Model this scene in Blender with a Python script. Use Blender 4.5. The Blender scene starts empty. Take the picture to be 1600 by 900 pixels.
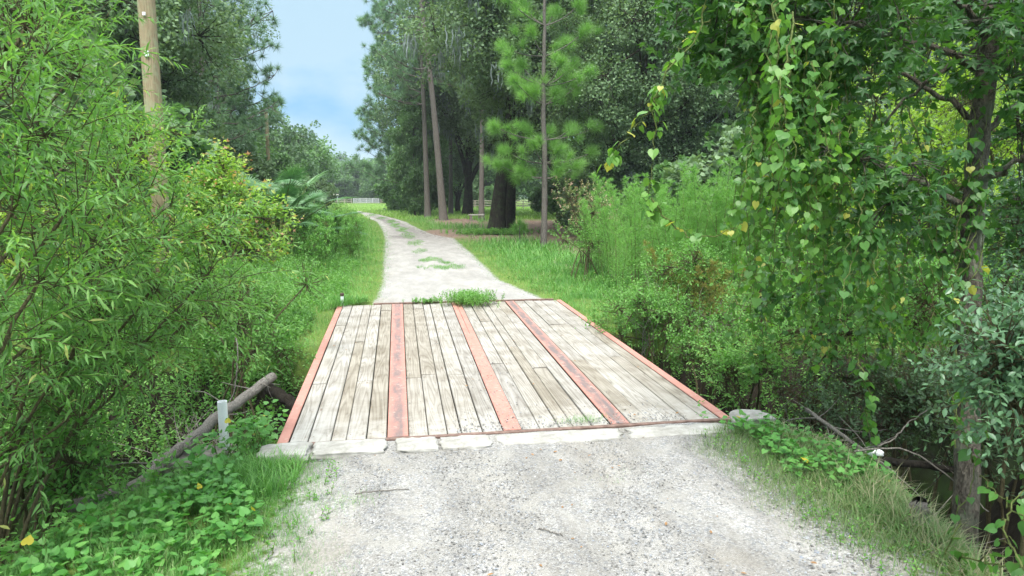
import bpy, bmesh, math, random
import numpy as np
from mathutils import Vector

rad = math.radians
S = bpy.context.scene
COL = S.collection
rng = np.random.default_rng(11)
random.seed(5)

# ------------------------------------------------------------------ camera
CAM_H = 2.1
PITCH, YAW, FPX = rad(7.74), rad(9.8), 1066.7
cam_d = bpy.data.cameras.new('camera'); cam = bpy.data.objects.new('camera', cam_d); COL.objects.link(cam)
cam.location = (0, 0, CAM_H); cam.rotation_euler = (math.pi/2 - PITCH, 0, -YAW)
cam_d.lens = 24.0; cam_d.sensor_width = 36.0; cam_d.clip_start = 0.05; cam_d.clip_end = 4000
S.camera = cam

# ------------------------------------------------------------------ light
SUN_EL, SUN_AZ = rad(58), rad(200)          # azimuth: clockwise from +Y, sun behind the camera
W = bpy.data.worlds.new("World"); S.world = W; W.use_nodes = True
nt = W.node_tree; nt.nodes.clear()
wo = nt.nodes.new('ShaderNodeOutputWorld'); bg = nt.nodes.new('ShaderNodeBackground')
sky = nt.nodes.new('ShaderNodeTexSky'); sky.sky_type = 'NISHITA'; sky.sun_disc = False
sky.sun_elevation = SUN_EL; sky.sun_rotation = SUN_AZ
sky.air_density = 1.3; sky.dust_density = 1.6; sky.ozone_density = 1.5
tc = nt.nodes.new('ShaderNodeTexCoord'); mp = nt.nodes.new('ShaderNodeMapping'); mp.inputs['Scale'].default_value = (1.6, 1.6, 3.4)
mp.inputs['Location'].default_value = (0.35, 0.2, 0.1)
nz = nt.nodes.new('ShaderNodeTexNoise'); nz.inputs['Scale'].default_value = 2.6; nz.inputs['Detail'].default_value = 9; nz.inputs['Roughness'].default_value = 0.5
cr = nt.nodes.new('ShaderNodeValToRGB'); cr.color_ramp.elements[0].position = 0.36; cr.color_ramp.elements[1].position = 0.64
cr.color_ramp.elements[0].color = (0.9, 0.9, 0.9, 1); cr.color_ramp.elements[1].color = (0.98, 0.98, 0.98, 1)
mx = nt.nodes.new('ShaderNodeMix'); mx.data_type = 'RGBA'
L = nt.links.new
L(tc.outputs['Generated'], mp.inputs['Vector']); L(mp.outputs['Vector'], nz.inputs['Vector']); L(nz.outputs['Fac'], cr.inputs['Fac'])
L(cr.outputs['Color'], mx.inputs['Factor']); L(sky.outputs['Color'], mx.inputs[6]); 
sx = nt.nodes.new('ShaderNodeSeparateXYZ'); L(tc.outputs['Generated'], sx.inputs[0])
mr_ = nt.nodes.new('ShaderNodeMapRange'); L(sx.outputs[2], mr_.inputs[0]); mr_.inputs[1].default_value = 0.27; mr_.inputs[2].default_value = 0.75; mr_.interpolation_type = 'SMOOTHSTEP'
lowc = nt.nodes.new('ShaderNodeMix'); lowc.data_type = 'RGBA'; cr2_ = nt.nodes.new('ShaderNodeValToRGB'); cr2_.color_ramp.elements[0].position = 0.42; cr2_.color_ramp.elements[1].position = 0.58; L(nz.outputs['Fac'], cr2_.inputs['Fac']); L(cr2_.outputs['Color'], lowc.inputs['Factor']); lowc.inputs[6].default_value = (.75, 1.85, 3.0, 1); lowc.inputs[7].default_value = (1.8, 2.6, 3.15, 1)
hic = nt.nodes.new('ShaderNodeMix'); hic.data_type = 'RGBA'; L(mr_.outputs[0], hic.inputs['Factor']); L(lowc.outputs[2], hic.inputs[6]); hic.inputs[7].default_value = (11.0, 11.8, 12.4, 1)
L(hic.outputs[2], mx.inputs[7])
L(mx.outputs[2], bg.inputs['Color']); bg.inputs['Strength'].default_value = 0.12; L(bg.outputs['Background'], wo.inputs['Surface'])

sd = bpy.data.lights.new('sun', 'SUN'); sd.energy = 2.2; sd.angle = rad(22); sd.color = (1, 0.955, 0.88)
so = bpy.data.objects.new('sun', sd); COL.objects.link(so)
sv = Vector((math.sin(SUN_AZ)*math.cos(SUN_EL), math.cos(SUN_AZ)*math.cos(SUN_EL), math.sin(SUN_EL)))
so.rotation_euler = sv.to_track_quat('Z', 'Y').to_euler()

S.view_settings.view_transform = 'Standard'; S.view_settings.look = 'None'; S.view_settings.gamma = 1
S.view_settings.exposure = 1.32
S.cycles.max_bounces = 6; S.cycles.diffuse_bounces = 4; S.cycles.glossy_bounces = 2; S.cycles.transmission_bounces = 4
S.cycles.sample_clamp_indirect = 6; S.cycles.use_adaptive_sampling = True

# ------------------------------------------------------------------ space helpers
_F = np.array([math.sin(YAW)*math.cos(PITCH), math.cos(YAW)*math.cos(PITCH), -math.sin(PITCH)])
_R = np.array([math.cos(YAW), -math.sin(YAW), 0.0]); _U = np.cross(_R, _F)
_C = np.array([0, 0, CAM_H])
def ray(px, py): return _F + _R*(px-800)/FPX + _U*(450-py)/FPX
def P3(px, py, d): return _C + ray(px, py)*d                    # a place d metres ahead
def G(px, py, z=0.0): r = ray(px, py); return _C + r*((z-CAM_H)/r[2])

def tag(o, label=None, cat=None, group=None, kind=None):
    if label: o['label'] = label
    if cat: o['category'] = cat
    if group: o['group'] = group
    if kind: o['kind'] = kind
    return o
def empty(name, loc=(0, 0, 0), label=None, cat=None, group=None):
    o = bpy.data.objects.new(name, None); o.location = tuple(loc); COL.objects.link(o); o.empty_display_size = 0.3
    return tag(o, label, cat, group)
def dup(root, loc, rz=0.0, sc=1.0, label=None, group=None, tilt=(0, 0)):
    r = root.copy(); COL.objects.link(r); r.location = tuple(loc); r.rotation_euler = (tilt[0], tilt[1], rz)
    r.scale = (sc, sc, sc) if not isinstance(sc, tuple) else sc
    if label: r['label'] = label
    if group: r['group'] = group
    for ch in list(root.children):
        c = ch.copy(); COL.objects.link(c); c.parent = r
        for g in ch.children:
            d = g.copy(); COL.objects.link(d); d.parent = c
    return r

# ------------------------------------------------------------------ mesh helpers
class Buf:
    def __init__(s): s.V = []; s.T = []; s.Q = []; s.A = []; s.n = 0
    def add(s, V, T=None, Q=None, a=0.5):
        V = np.asarray(V, float).reshape(-1, 3)
        s.V.append(V)
        if T is not None: s.T.append(np.asarray(T, np.int64).reshape(-1, 3)+s.n)
        if Q is not None: s.Q.append(np.asarray(Q, np.int64).reshape(-1, 4)+s.n)
        s.A.append(np.broadcast_to(np.asarray(a, float), (len(V),)).copy()); s.n += len(V)
    def build(s, name, mat, parent=None, smooth=False):
        me = bpy.data.meshes.new(name)
        V = np.concatenate(s.V) if s.V else np.zeros((0, 3))
        T = np.concatenate(s.T) if s.T else np.zeros((0, 3), np.int64)
        Q = np.concatenate(s.Q) if s.Q else np.zeros((0, 4), np.int64)
        me.vertices.add(len(V)); me.vertices.foreach_set('co', V.ravel().astype(np.float32))
        nl = len(T)*3+len(Q)*4
        me.loops.add(nl); me.loops.foreach_set('vertex_index', np.concatenate([T.ravel(), Q.ravel()]).astype(np.int32))
        me.polygons.add(len(T)+len(Q))
        st = np.concatenate([np.arange(len(T))*3, len(T)*3+np.arange(len(Q))*4]).astype(np.int32)
        me.polygons.foreach_set('loop_start', st)
        at = me.attributes.new('rnd', 'FLOAT', 'POINT'); at.data.foreach_set('value', np.concatenate(s.A).astype(np.float32) if s.A else np.zeros(0, np.float32))
        me.update(calc_edges=True)
        me.polygons.foreach_set('use_smooth', np.full(len(T)+len(Q), smooth)); me.update()
        me.materials.append(mat)
        o = bpy.data.objects.new(name, me); COL.objects.link(o)
        if parent is not None: o.parent = parent
        return o

def nrm(a): return a/np.maximum(np.linalg.norm(a, axis=-1, keepdims=True), 1e-9)
Z3 = np.array([0, 0, 1.0])

def scatter(buf, tmpl, P, D, N, Sz, rnd):
    """place copies of a small leaf shape: D along the leaf, N its normal"""
    tv, tt = tmpl
    D = nrm(D); B = nrm(np.cross(D, N)); Nn = np.cross(B, D)
    Sz = np.asarray(Sz, float).reshape(-1, 1, 1)
    V = P[:, None, :] + Sz*(tv[None, :, 0:1]*B[:, None, :] + tv[None, :, 1:2]*D[:, None, :] + tv[None, :, 2:3]*Nn[:, None, :])
    n, k = len(P), len(tv)
    T = (tt[None]+(np.arange(n)*k)[:, None, None]).reshape(-1, 3)
    buf.add(V.reshape(-1, 3), T=T, a=np.repeat(rnd, k))

def tubes(buf, P, Rr, sides=3, a=0.5):
    """P (B,m,3) Rr (B,m)"""
    P = np.asarray(P, float); B, m, _ = P.shape
    Rr = np.broadcast_to(np.asarray(Rr, float), (B, m))
    T = np.gradient(P, axis=1); T = nrm(T)
    ref = np.where(np.abs(T[:, :1, 2:3]) > 0.9, np.array([1.0, 0.03, 0]), np.array([0.03, 0, 1.0]))
    X = nrm(np.cross(T, np.broadcast_to(ref, T.shape))); Y = np.cross(T, X)
    an = np.arange(sides)*2*math.pi/sides
    V = P[:, :, None, :] + Rr[:, :, None, None]*(np.cos(an)[None, None, :, None]*X[:, :, None, :] + np.sin(an)[None, None, :, None]*Y[:, :, None, :])
    idx = np.arange(B*m*sides).reshape(B, m, sides)
    q = np.stack([idx[:, :-1, :], np.roll(idx, -1, 2)[:, :-1, :], np.roll(idx, -1, 2)[:, 1:, :], idx[:, 1:, :]], -1).reshape(-1, 4)
    buf.add(V.reshape(-1, 3), Q=q, a=a)

def curve(pts, n=14, wob=0.0):
    """smooth polyline through control points"""
    pts = np.asarray(pts, float); m = len(pts)
    if m == 2: t = np.linspace(0, 1, n)[:, None]; out = pts[0]*(1-t)+pts[1]*t
    else:
        s = np.linspace(0, m-1, n); i = np.clip(s.astype(int), 0, m-2); f = (s-i)[:, None]
        p0 = pts[np.maximum(i-1, 0)]; p1 = pts[i]; p2 = pts[i+1]; p3 = pts[np.minimum(i+2, m-1)]
        out = 0.5*((2*p1)+(-p0+p2)*f+(2*p0-5*p1+4*p2-p3)*f**2+(-p0+3*p1-3*p2+p3)*f**3)
    if wob: 
        w = rng.normal(0, wob, out.shape); w[0] = 0; out = out+w
    return out
def tube1(buf, pts, r0, r1, n=14, sides=8, wob=0.0, cap=True, a=0.5, power=1.0):
    c = curve(pts, n, wob); t = np.linspace(0, 1, n)**power; r = r0*(1-t)+r1*t
    base = buf.n
    tubes(buf, c[None], r[None], sides, a)
    if cap and sides > 3:
        for k, e in ((0, 0), (n-1, n-1)):
            i0 = base+k*sides
            buf.T.append(np.array([[i0, i0+j, i0+j+1] for j in range(1, sides-1)]))
    return c

# leaf shapes (x across, y along, z up)
def T_(v, t): return np.array(v, float), np.array(t, int)
LANCE = T_([(0,0,0),(-.09,.3,.03),(0,.3,0),(.09,.3,.03),(-.07,.65,.0),(0,.65,-.03),(.07,.65,.0),(0,1,-.16)],
           [(0,2,1),(0,3,2),(1,2,4),(2,5,4),(2,3,5),(3,6,5),(4,5,7),(5,6,7)])
OVAL = T_([(0,0,0),(-.22,.35,.05),(.22,.35,.05),(-.2,.68,.02),(.2,.68,.02),(0,1,-.08),(0,.5,-.02)],
          [(0,6,1),(0,2,6),(1,6,3),(2,4,6),(3,6,5),(6,4,5)])
KITE = T_([(0,0,0),(-.24,.48,.05),(.24,.48,.05),(0,1,-.05)], [(0,3,1),(0,2,3)])
HEART = T_([(0,.02,0),(-.2,-.14,.02),(-.42,-.06,.05),(-.53,.2,.05),(-.42,.5,.02),(-.18,.76,-.03),(0,1,-.1),(.18,.76,-.03),(.42,.5,.02),(.53,.2,.05),(.42,-.06,.05),(.2,-.14,.02),(0,.45,-.04)],
           [(12,0,1),(12,1,2),(12,2,3),(12,3,4),(12,4,5),(12,5,6),(12,6,7),(12,7,8),(12,8,9),(12,9,10),(12,10,11),(12,11,0)])
HEART2 = (HEART[0]*[1.08, .92, 1]+np.array([0, 0, 1])*(-.28*(HEART[0][:, 1:2]-.3)**2-.5*HEART[0][:, 0:1]**2+.12*HEART[0][:, 0:1]), HEART[1])
def _star(n=5, spread=250, inner=.44):
    v = [(0, 0, 0)]; out = []
    for k in range(n):
        a = rad(-spread/2+spread*k/(n-1)); l = 1.0 if abs(a) < .1 else (.92 if abs(a) < 1.3 else .66)
        out.append((math.sin(a)*l, .12+math.cos(a)*l, -.1*l))
        if k < n-1:
            b = a+rad(spread/(n-1)/2); out.append((math.sin(b)*inner, .12+math.cos(b)*inner, .03))
    v += out; v.append((0, .12, 0)); c = len(v)-1; t = [(c, i, i+1) for i in range(1, c-1)]+[(c, 0, 1), (c, c-1, 0)]
    return T_(v, t)
STAR = _star(); MAPLE = _star(3, 130, .45)
NEEDLE = T_([(-.011,0,0),(.011,0,0),(0,1,-.05)], [(0,1,2)])
NEEDLEF = T_([(-.03,0,0),(.03,0,0),(0,1,-.05)], [(0,1,2)])
BLADE = T_([(-.022,0,0),(.022,0,0),(-.017,.5,.05),(.017,.5,.05),(0,1,.3)], [(0,1,3),(0,3,2),(2,3,4)])

# ------------------------------------------------------------------ materials
def mat_new(name):
    m = bpy.data.materials.new(name); m.use_nodes = True; t = m.node_tree; t.nodes.clear()
    return m, t, t.nodes.new('ShaderNodeOutputMaterial')
def N(t, kind, **kw):
    n = t.nodes.new('ShaderNode'+kind)
    for k, v in kw.items():
        if k in n.inputs: n.inputs[k].default_value = v
        else: setattr(n, k, v)
    return n
def ramp(t, stops, interp='LINEAR'):
    r = t.nodes.new('ShaderNodeValToRGB'); e = r.color_ramp.elements; r.color_ramp.interpolation = interp
    while len(e) < len(stops): e.new(0.5)
    for i, (p, c) in enumerate(stops):
        e[i].position = p; e[i].color = (c, c, c, 1) if isinstance(c, (int, float)) else (*c, 1)
    return r
def mixc(t, fac, a, b, mode='MIX'):
    m = t.nodes.new('ShaderNodeMix'); m.data_type = 'RGBA'; m.blend_type = mode
    for sock, v in ((m.inputs['Factor'], fac), (m.inputs[6], a), (m.inputs[7], b)):
        if hasattr(v, 'links') or hasattr(v, 'is_linked'): t.links.new(v, sock)
        elif isinstance(v, (int, float)): sock.default_value = v
        else: sock.default_value = (*v, 1)
    return m.outputs[2]
def noise(t, vec, scale, detail=4, rough=.55, dist=0.0):
    n = N(t, 'TexNoise', Scale=scale, Detail=detail, Roughness=rough, Distortion=dist)
    if vec is not None: t.links.new(vec, n.inputs['Vector'])
    return n.outputs['Fac']
def geo_pos(t): return t.nodes.new('ShaderNodeNewGeometry').outputs['Position']
def mapping(t, vec, sc=(1, 1, 1), loc=(0, 0, 0)):
    m = N(t, 'Mapping'); m.inputs['Scale'].default_value = sc; m.inputs['Location'].default_value = loc
    t.links.new(vec, m.inputs['Vector']); return m.outputs['Vector']
def bump(t, h, strength=.4, dist=.01):
    b = N(t, 'Bump', Strength=strength, Distance=dist); t.links.new(h, b.inputs['Height']); return b.outputs['Normal']
def finish(t, out, col, rough=.85, normal=None, spec=.3, metal=0):
    p = N(t, 'BsdfPrincipled')
    for k, v in (('Base Color', col), ('Roughness', rough)):
        if hasattr(v, 'is_linked'): t.links.new(v, p.inputs[k])
        elif isinstance(v, (int, float)): p.inputs[k].default_value = v
        else: p.inputs[k].default_value = (*v, 1)
    p.inputs['Specular IOR Level'].default_value = spec; p.inputs['Metallic'].default_value = metal
    if normal is not None: t.links.new(normal, p.inputs['Normal'])
    t.links.new(p.outputs[0], out.inputs['Surface']); return p

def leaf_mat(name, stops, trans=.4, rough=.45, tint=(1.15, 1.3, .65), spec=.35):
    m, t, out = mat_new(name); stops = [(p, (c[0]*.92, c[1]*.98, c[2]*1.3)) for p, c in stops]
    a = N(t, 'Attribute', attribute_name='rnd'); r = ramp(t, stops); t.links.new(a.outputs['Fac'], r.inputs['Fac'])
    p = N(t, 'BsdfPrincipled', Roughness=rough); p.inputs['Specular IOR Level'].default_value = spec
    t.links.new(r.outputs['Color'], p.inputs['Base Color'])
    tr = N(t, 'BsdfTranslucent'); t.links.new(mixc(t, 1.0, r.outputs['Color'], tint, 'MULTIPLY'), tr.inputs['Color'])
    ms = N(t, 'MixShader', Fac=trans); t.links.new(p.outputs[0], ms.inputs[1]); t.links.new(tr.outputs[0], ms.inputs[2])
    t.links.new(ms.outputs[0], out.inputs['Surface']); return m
def bark_mat(name, c1, c2, scale=(9, 9, 2.2), lichen=None, bstr=.8):
    m, t, out = mat_new(name); tcn = N(t, 'TexCoord').outputs['Object']
    v = mapping(t, tcn, scale); n = noise(t, v, 5.0, 9, .7, .8)
    r = ramp(t, [(.3, c1), (.68, c2)]); t.links.new(n, r.inputs['Fac'])
    nf = noise(t, mapping(t, tcn, (scale[0], scale[1], scale[2]*.45)), 3.1, 5, .6, 1.2)
    cr2 = ramp(t, [(.38, .45), (.5, 1.0), (.62, .7)]); t.links.new(nf, cr2.inputs['Fac'])
    col = mixc(t, .75, r.outputs['Color'], cr2.outputs['Color'], 'MULTIPLY')
    if lichen:
        n2 = noise(t, tcn, 4.5, 6, .6); r2 = ramp(t, [(.5, 0.), (.64, .7)]); t.links.new(n2, r2.inputs['Fac'])
        col = mixc(t, r2.outputs['Color'], col, lichen)
    finish(t, out, col, .92, bump(t, cr2.outputs['Color'], bstr, .02), .15); return m

M = {}
M['willow'] = leaf_mat('willow_leaf', [(0, (.08, .18, .035)), (.5, (.15, .3, .06)), (.9, (.27, .42, .1)), (1, (.4, .42, .1))], .46, tint=(1.2, 1.3, .55))
M['maple'] = leaf_mat('maple_leaf', [(0, (.12, .24, .04)), (.55, (.25, .42, .06)), (.84, (.38, .5, .09)), (.94, (.52, .34, .13)), (1, (.52, .26, .15))], .45, tint=(1.25, 1.3, .45))
M['vine'] = leaf_mat('vine_leaf', [(0, (.035, .1, .02)), (.45, (.08, .2, .03)), (.85, (.19, .36, .05)), (.95, (.27, .45, .06)), (.97, (.46, .44, .07))], .42, .4, tint=(1.25, 1.3, .5), spec=.4)
M['gum'] = leaf_mat('sweetgum_leaf', [(0, (.03, .085, .02)), (.6, (.07, .165, .035)), (1, (.14, .28, .05))], .42, .42, tint=(1.3, 1.35, .4), spec=.4)
M['blue'] = leaf_mat('waxy_leaf', [(0, (.06, .13, .045)), (.6, (.12, .22, .085)), (1, (.21, .32, .14))], .3, .38, spec=.5)
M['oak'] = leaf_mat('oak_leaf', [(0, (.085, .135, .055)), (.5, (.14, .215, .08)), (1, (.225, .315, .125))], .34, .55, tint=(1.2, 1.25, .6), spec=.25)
M['oaklite'] = leaf_mat('young_oak_leaf', [(0, (.07, .14, .04)), (.5, (.12, .22, .06)), (1, (.2, .32, .09))], .34, .5)
M['far'] = leaf_mat('far_tree_leaf', [(0, (.1, .17, .08)), (.5, (.15, .24, .1)), (1, (.22, .32, .13))], .32, .6)
M['bright'] = leaf_mat('bright_leaf', [(0, (.12, .22, .025)), (.5, (.26, .4, .045)), (1, (.42, .55, .09))], .5, .5, tint=(1.3, 1.3, .4))  # yellow-green leaf, its backlit glow put into the colour
M['herb'] = leaf_mat('herb_leaf', [(0, (.08, .19, .032)), (.5, (.15, .32, .052)), (.95, (.25, .44, .09)), (1, (.42, .42, .1))], .42, .5)
M['cover'] = leaf_mat('ground_vine_leaf', [(0, (.06, .19, .03)), (.5, (.11, .29, .045)), (.95, (.19, .38, .07)), (.985, (.5, .4, .03))], .35, .45)
M['fennel'] = leaf_mat('fennel_leaf', [(0, (.12, .26, .05)), (.6, (.21, .39, .075)), (1, (.32, .48, .11))], .45, .6)
M['olive'] = leaf_mat('olive_leaf', [(0, (.14, .14, .03)), (.6, (.26, .24, .04)), (1, (.36, .24, .06))], .35, .6)
M['pink'] = leaf_mat('pink_tip', [(0, (.08, .17, .04)), (.5, (.16, .24, .06)), (.75, (.4, .27, .14)), (1, (.5, .32, .2))], .3, .6)
M['needle'] = leaf_mat('young_pine_needle', [(0, (.13, .26, .05)), (.6, (.24, .43, .08)), (1, (.35, .56, .14))], .38, .45)
M['needleold'] = leaf_mat('tall_pine_needle', [(0, (.12, .2, .1)), (.6, (.18, .29, .13)), (1, (.26, .38, .16))], .4, .5)
M['palm'] = leaf_mat('palmetto_leaf', [(0, (.06, .15, .045)), (.6, (.11, .23, .07)), (1, (.2, .33, .11))], .25, .4, spec=.5)
M['moss'] = leaf_mat('hanging_moss', [(0, (.15, .18, .13)), (1, (.28, .31, .24))], .35, .9, (1, 1.05, .8))
M['grass'] = leaf_mat('grass_blade', [(0, (.07, .19, .03)), (.5, (.13, .3, .05)), (.9, (.22, .39, .08)), (1, (.36, .36, .15))], .38, .5)
M['lawn'] = leaf_mat('field_grass', [(0, (.17, .31, .05)), (.6, (.28, .44, .08)), (1, (.42, .5, .15))], .4, .6)
M['drygrass'] = leaf_mat('dry_grass', [(0, (.09, .18, .04)), (.5, (.15, .25, .06)), (1, (.34, .29, .14))], .3, .6)
M['bark'] = bark_mat('grey_bark', (.018, .014, .01), (.2, .175, .14), (9, 9, 4.2), (.14, .165, .115), 1.0)
M['barkpine'] = bark_mat('pine_bark', (.075, .066, .058), (.23, .208, .185), (9, 9, 4.0))
M['barkdark'] = bark_mat('dark_bark', (.018, .016, .012), (.06, .052, .04), (3.5, 3.5, .7), (.05, .075, .03))
M['twig'] = bark_mat('brown_twig', (.07, .06, .03), (.16, .14, .075), (20, 20, 8))
M['greentwig'] = bark_mat('green_twig', (.1, .14, .04), (.2, .24, .08), (20, 20, 8))
M['deadwood'] = bark_mat('grey_deadwood', (.12, .105, .09), (.46, .42, .37), (26, 26, 5), None, .9)
M['blackwood'] = bark_mat('rotten_wood', (.008, .007, .005), (.04, .034, .026))
M['pole'] = bark_mat('weathered_pole', (.22, .17, .1), (.42, .34, .22), (16, 16, .7), (.3, .33, .2), .4)

def m_ground():
    m, t, out = mat_new('ground_soil'); p = geo_pos(t)
    at = N(t, 'Attribute', attribute_name='gravel').outputs['Fac']; aw = N(t, 'Attribute', attribute_name='wet_shade').outputs['Fac']
    ast = N(t, 'Attribute', attribute_name='straw').outputs['Fac']
    n1 = noise(t, p, .9, 6, .6); n2 = noise(t, p, 16, 6, .7)
    rg = ramp(t, [(.3, (.07, .1, .03)), (.55, (.12, .19, .045)), (.75, (.2, .25, .08))]); t.links.new(n2, rg.inputs['Fac'])
    rg2 = ramp(t, [(.35, (.75, .8, .7)), (.65, (1.2, 1.1, 1.0))]); t.links.new(n1, rg2.inputs['Fac'])
    g = mixc(t, 1, rg.outputs['Color'], rg2.outputs['Color'], 'MULTIPLY')
    ws = ramp(t, [(.3, (.12, .085, .06)), (.7, (.27, .195, .15))]); t.links.new(n2, ws.inputs['Fac'])
    def thr(a, off=.0):
        mm = N(t, 'Math', operation='ADD'); t.links.new(a, mm.inputs[0])
        sb = N(t, 'Math', operation='MULTIPLY_ADD'); t.links.new(n2, sb.inputs[0]); sb.inputs[1].default_value = 1.2; sb.inputs[2].default_value = -.6+off
        t.links.new(sb.outputs[0], mm.inputs[1]); rr = ramp(t, [(.4, 0.), (.6, 1.)]); t.links.new(mm.outputs[0], rr.inputs['Fac']); return rr.outputs['Color']
    c = mixc(t, thr(ast), g, ws.outputs['Color'])
    gcol = gravel_col(t, p)[0]
    c = mixc(t, thr(at), c, gcol)
    wt = ramp(t, [(.3, (.012, .01, .007)), (.7, (.03, .024, .017))]); t.links.new(n2, wt.inputs['Fac'])  # wet soil, painted near black for the shade in the creek cut
    c = mixc(t, thr(aw), c, wt.outputs['Color'])
    finish(t, out, c, .95, bump(t, n2, .6, .03), .15); return m

def gravel_col(t, p):
    v1 = N(t, 'TexVoronoi', Scale=105, Randomness=1); t.links.new(p, v1.inputs['Vector'])
    v2 = N(t, 'TexVoronoi', Scale=48); t.links.new(p, v2.inputs['Vector'])
    s1 = N(t, 'SeparateColor'); t.links.new(v1.outputs['Color'], s1.inputs[0])
    s2 = N(t, 'SeparateColor'); t.links.new(v2.outputs['Color'], s2.inputs[0])
    r1 = ramp(t, [(0, (.1, .095, .09)), (.22, (.17, .165, .155)), (.7, (.265, .258, .245)), (.95, (.38, .375, .37))]); t.links.new(s1.outputs[0], r1.inputs['Fac'])
    r2 = ramp(t, [(0, (.15, .165, .19)), (.4, (.24, .225, .205)), (1, (.33, .325, .315))]); t.links.new(s2.outputs[1], r2.inputs['Fac'])
    c = mixc(t, .42, r1.outputs['Color'], r2.outputs['Color'])
    nbig = noise(t, p, .8, 5, .6); nmid = noise(t, p, 4, 7, .65)
    rb = ramp(t, [(.46, 0.), (.66, .8)]); t.links.new(nmid, rb.inputs['Fac'])
    c = mixc(t, rb.outputs['Color'], c, (.28, .268, .245))
    nt_ = noise(t, mapping(t, p, (1, .5, 1), (7, 2, 0)), 1.1, 6, .65); rt = ramp(t, [(.5, 0.), (.68, .7)]); t.links.new(nt_, rt.inputs['Fac']); c = mixc(t, rt.outputs['Color'], c, (.215, .195, .165))
    rr = ramp(t, [(.3, (.98, .965, .935)), (.62, (1.25, 1.25, 1.25))]); t.links.new(nbig, rr.inputs['Fac'])
    return mixc(t, 1, c, rr.outputs['Color'], 'MULTIPLY'), v1, nmid
def m_road():
    m, t, out = mat_new('gravel_track'); p = geo_pos(t); c, v1, nmid = gravel_col(t, p)
    # further on the stones give way to pale packed sand
    sp = N(t, 'SeparateXYZ'); t.links.new(p, sp.inputs[0]); mr = N(t, 'MapRange'); t.links.new(sp.outputs[1], mr.inputs[0]); mr.inputs[1].default_value = 9; mr.inputs[2].default_value = 15
    mr.inputs[4].default_value = .75; c = mixc(t, mr.outputs[0], c, (.34, .325, .3))
    sl = noise(t, mapping(t, p, (1, .3, 1)), 2.2, 7, .7); rs = ramp(t, [(.35, .72), (.62, 1.1)]); t.links.new(sl, rs.inputs['Fac']); c = mixc(t, .8, c, rs.outputs['Color'], 'MULTIPLY')
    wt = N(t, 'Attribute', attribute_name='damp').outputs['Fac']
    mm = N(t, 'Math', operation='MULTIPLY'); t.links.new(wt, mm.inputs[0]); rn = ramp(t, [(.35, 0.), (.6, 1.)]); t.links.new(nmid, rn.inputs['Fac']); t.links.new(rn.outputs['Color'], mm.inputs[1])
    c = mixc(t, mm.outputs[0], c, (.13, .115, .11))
    h = mixc(t, .5, v1.outputs['Distance'], nmid)
    finish(t, out, c, .95, bump(t, h, .9, .015), .2); return m
M['road'] = m_road(); M['ground'] = m_ground()

def m_wood():
    m, t, out = mat_new('weathered_plank')
    tcn = N(t, 'TexCoord').outputs['Object']; oi = N(t, 'ObjectInfo')
    cx = N(t, 'CombineXYZ'); 
    mu = N(t, 'Math', operation='MULTIPLY'); t.links.new(oi.outputs['Random'], mu.inputs[0]); mu.inputs[1].default_value = 37.0
    for i in range(3): t.links.new(mu.outputs[0], cx.inputs[i])
    ad = N(t, 'VectorMath', operation='ADD'); t.links.new(tcn, ad.inputs[0]); t.links.new(cx.outputs[0], ad.inputs[1])
    v = mapping(t, ad.outputs[0], (1, .055, 1))
    n1 = noise(t, v, 6.5, 2, .4, .25)
    w = N(t, 'Math', operation='MULTIPLY'); t.links.new(n1, w.inputs[0]); w.inputs[1].default_value = 13.0
    fr = N(t, 'Math', operation='PINGPONG'); t.links.new(w.outputs[0], fr.inputs[0]); fr.inputs[1].default_value = .5
    rg = ramp(t, [(0, (.205, .185, .158)), (.1, (.265, .247, .218)), (.5, (.34, .323, .293))]); rgf = N(t, 'Math', operation='MULTIPLY'); 
    t.links.new(fr.outputs[0], rg.inputs['Fac'])
    vf = mapping(t, ad.outputs[0], (1, .03, 1)); n2 = noise(t, vf, 90, 5, .7)
    rf = ramp(t, [(.3, .78), (.7, 1.1)]); t.links.new(n2, rf.inputs['Fac'])
    c = mixc(t, .8, rg.outputs['Color'], rf.outputs['Color'], 'MULTIPLY')
    rp = ramp(t, [(0, (.86, .82, .75)), (.3, (.96, .945, .92)), (.65, (1.1, 1.1, 1.1)), (1, (.9, .9, .91))]); t.links.new(oi.outputs['Random'], rp.inputs['Fac'])
    c = mixc(t, 1, c, rp.outputs['Color'], 'MULTIPLY')
    n3 = noise(t, geo_pos(t), 2.1, 5, .6); r3 = ramp(t, [(.35, (.7, .67, .62)), (.6, (1.06, 1.06, 1.06))]); t.links.new(n3, r3.inputs['Fac'])
    c = mixc(t, .8, c, r3.outputs['Color'], 'MULTIPLY')
    kv = N(t, 'TexVoronoi', Scale=3.1); t.links.new(mapping(t, ad.outputs[0], (1.6, .35, 1)), kv.inputs['Vector']); rk = ramp(t, [(.035, .85), (.07, 0.)]); t.links.new(kv.outputs['Distance'], rk.inputs['Fac'])
    c = mixc(t, rk.outputs['Color'], c, (.13, .09, .06))
    # gravel dust trodden onto the near end
    sp = N(t, 'SeparateXYZ'); t.links.new(geo_pos(t), sp.inputs[0]); mr = N(t, 'MapRange'); t.links.new(sp.outputs[1], mr.inputs[0])
    mr.inputs[1].default_value = 7.6; mr.inputs[2].default_value = 5.8; nd = noise(t, geo_pos(t), 6, 6, .7)
    md = N(t, 'Math', operation='MULTIPLY'); t.links.new(mr.outputs[0], md.inputs[0]); t.links.new(nd, md.inputs[1]); rd = ramp(t, [(.3, 0.), (.62, .85)]); t.links.new(md.outputs[0], rd.inputs['Fac'])
    c = mixc(t, rd.outputs['Color'], c, (.4, .385, .355))
    finish(t, out, c, .85, bump(t, n2, .35, .004), .25); return m
M['wood'] = m_wood()

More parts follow.
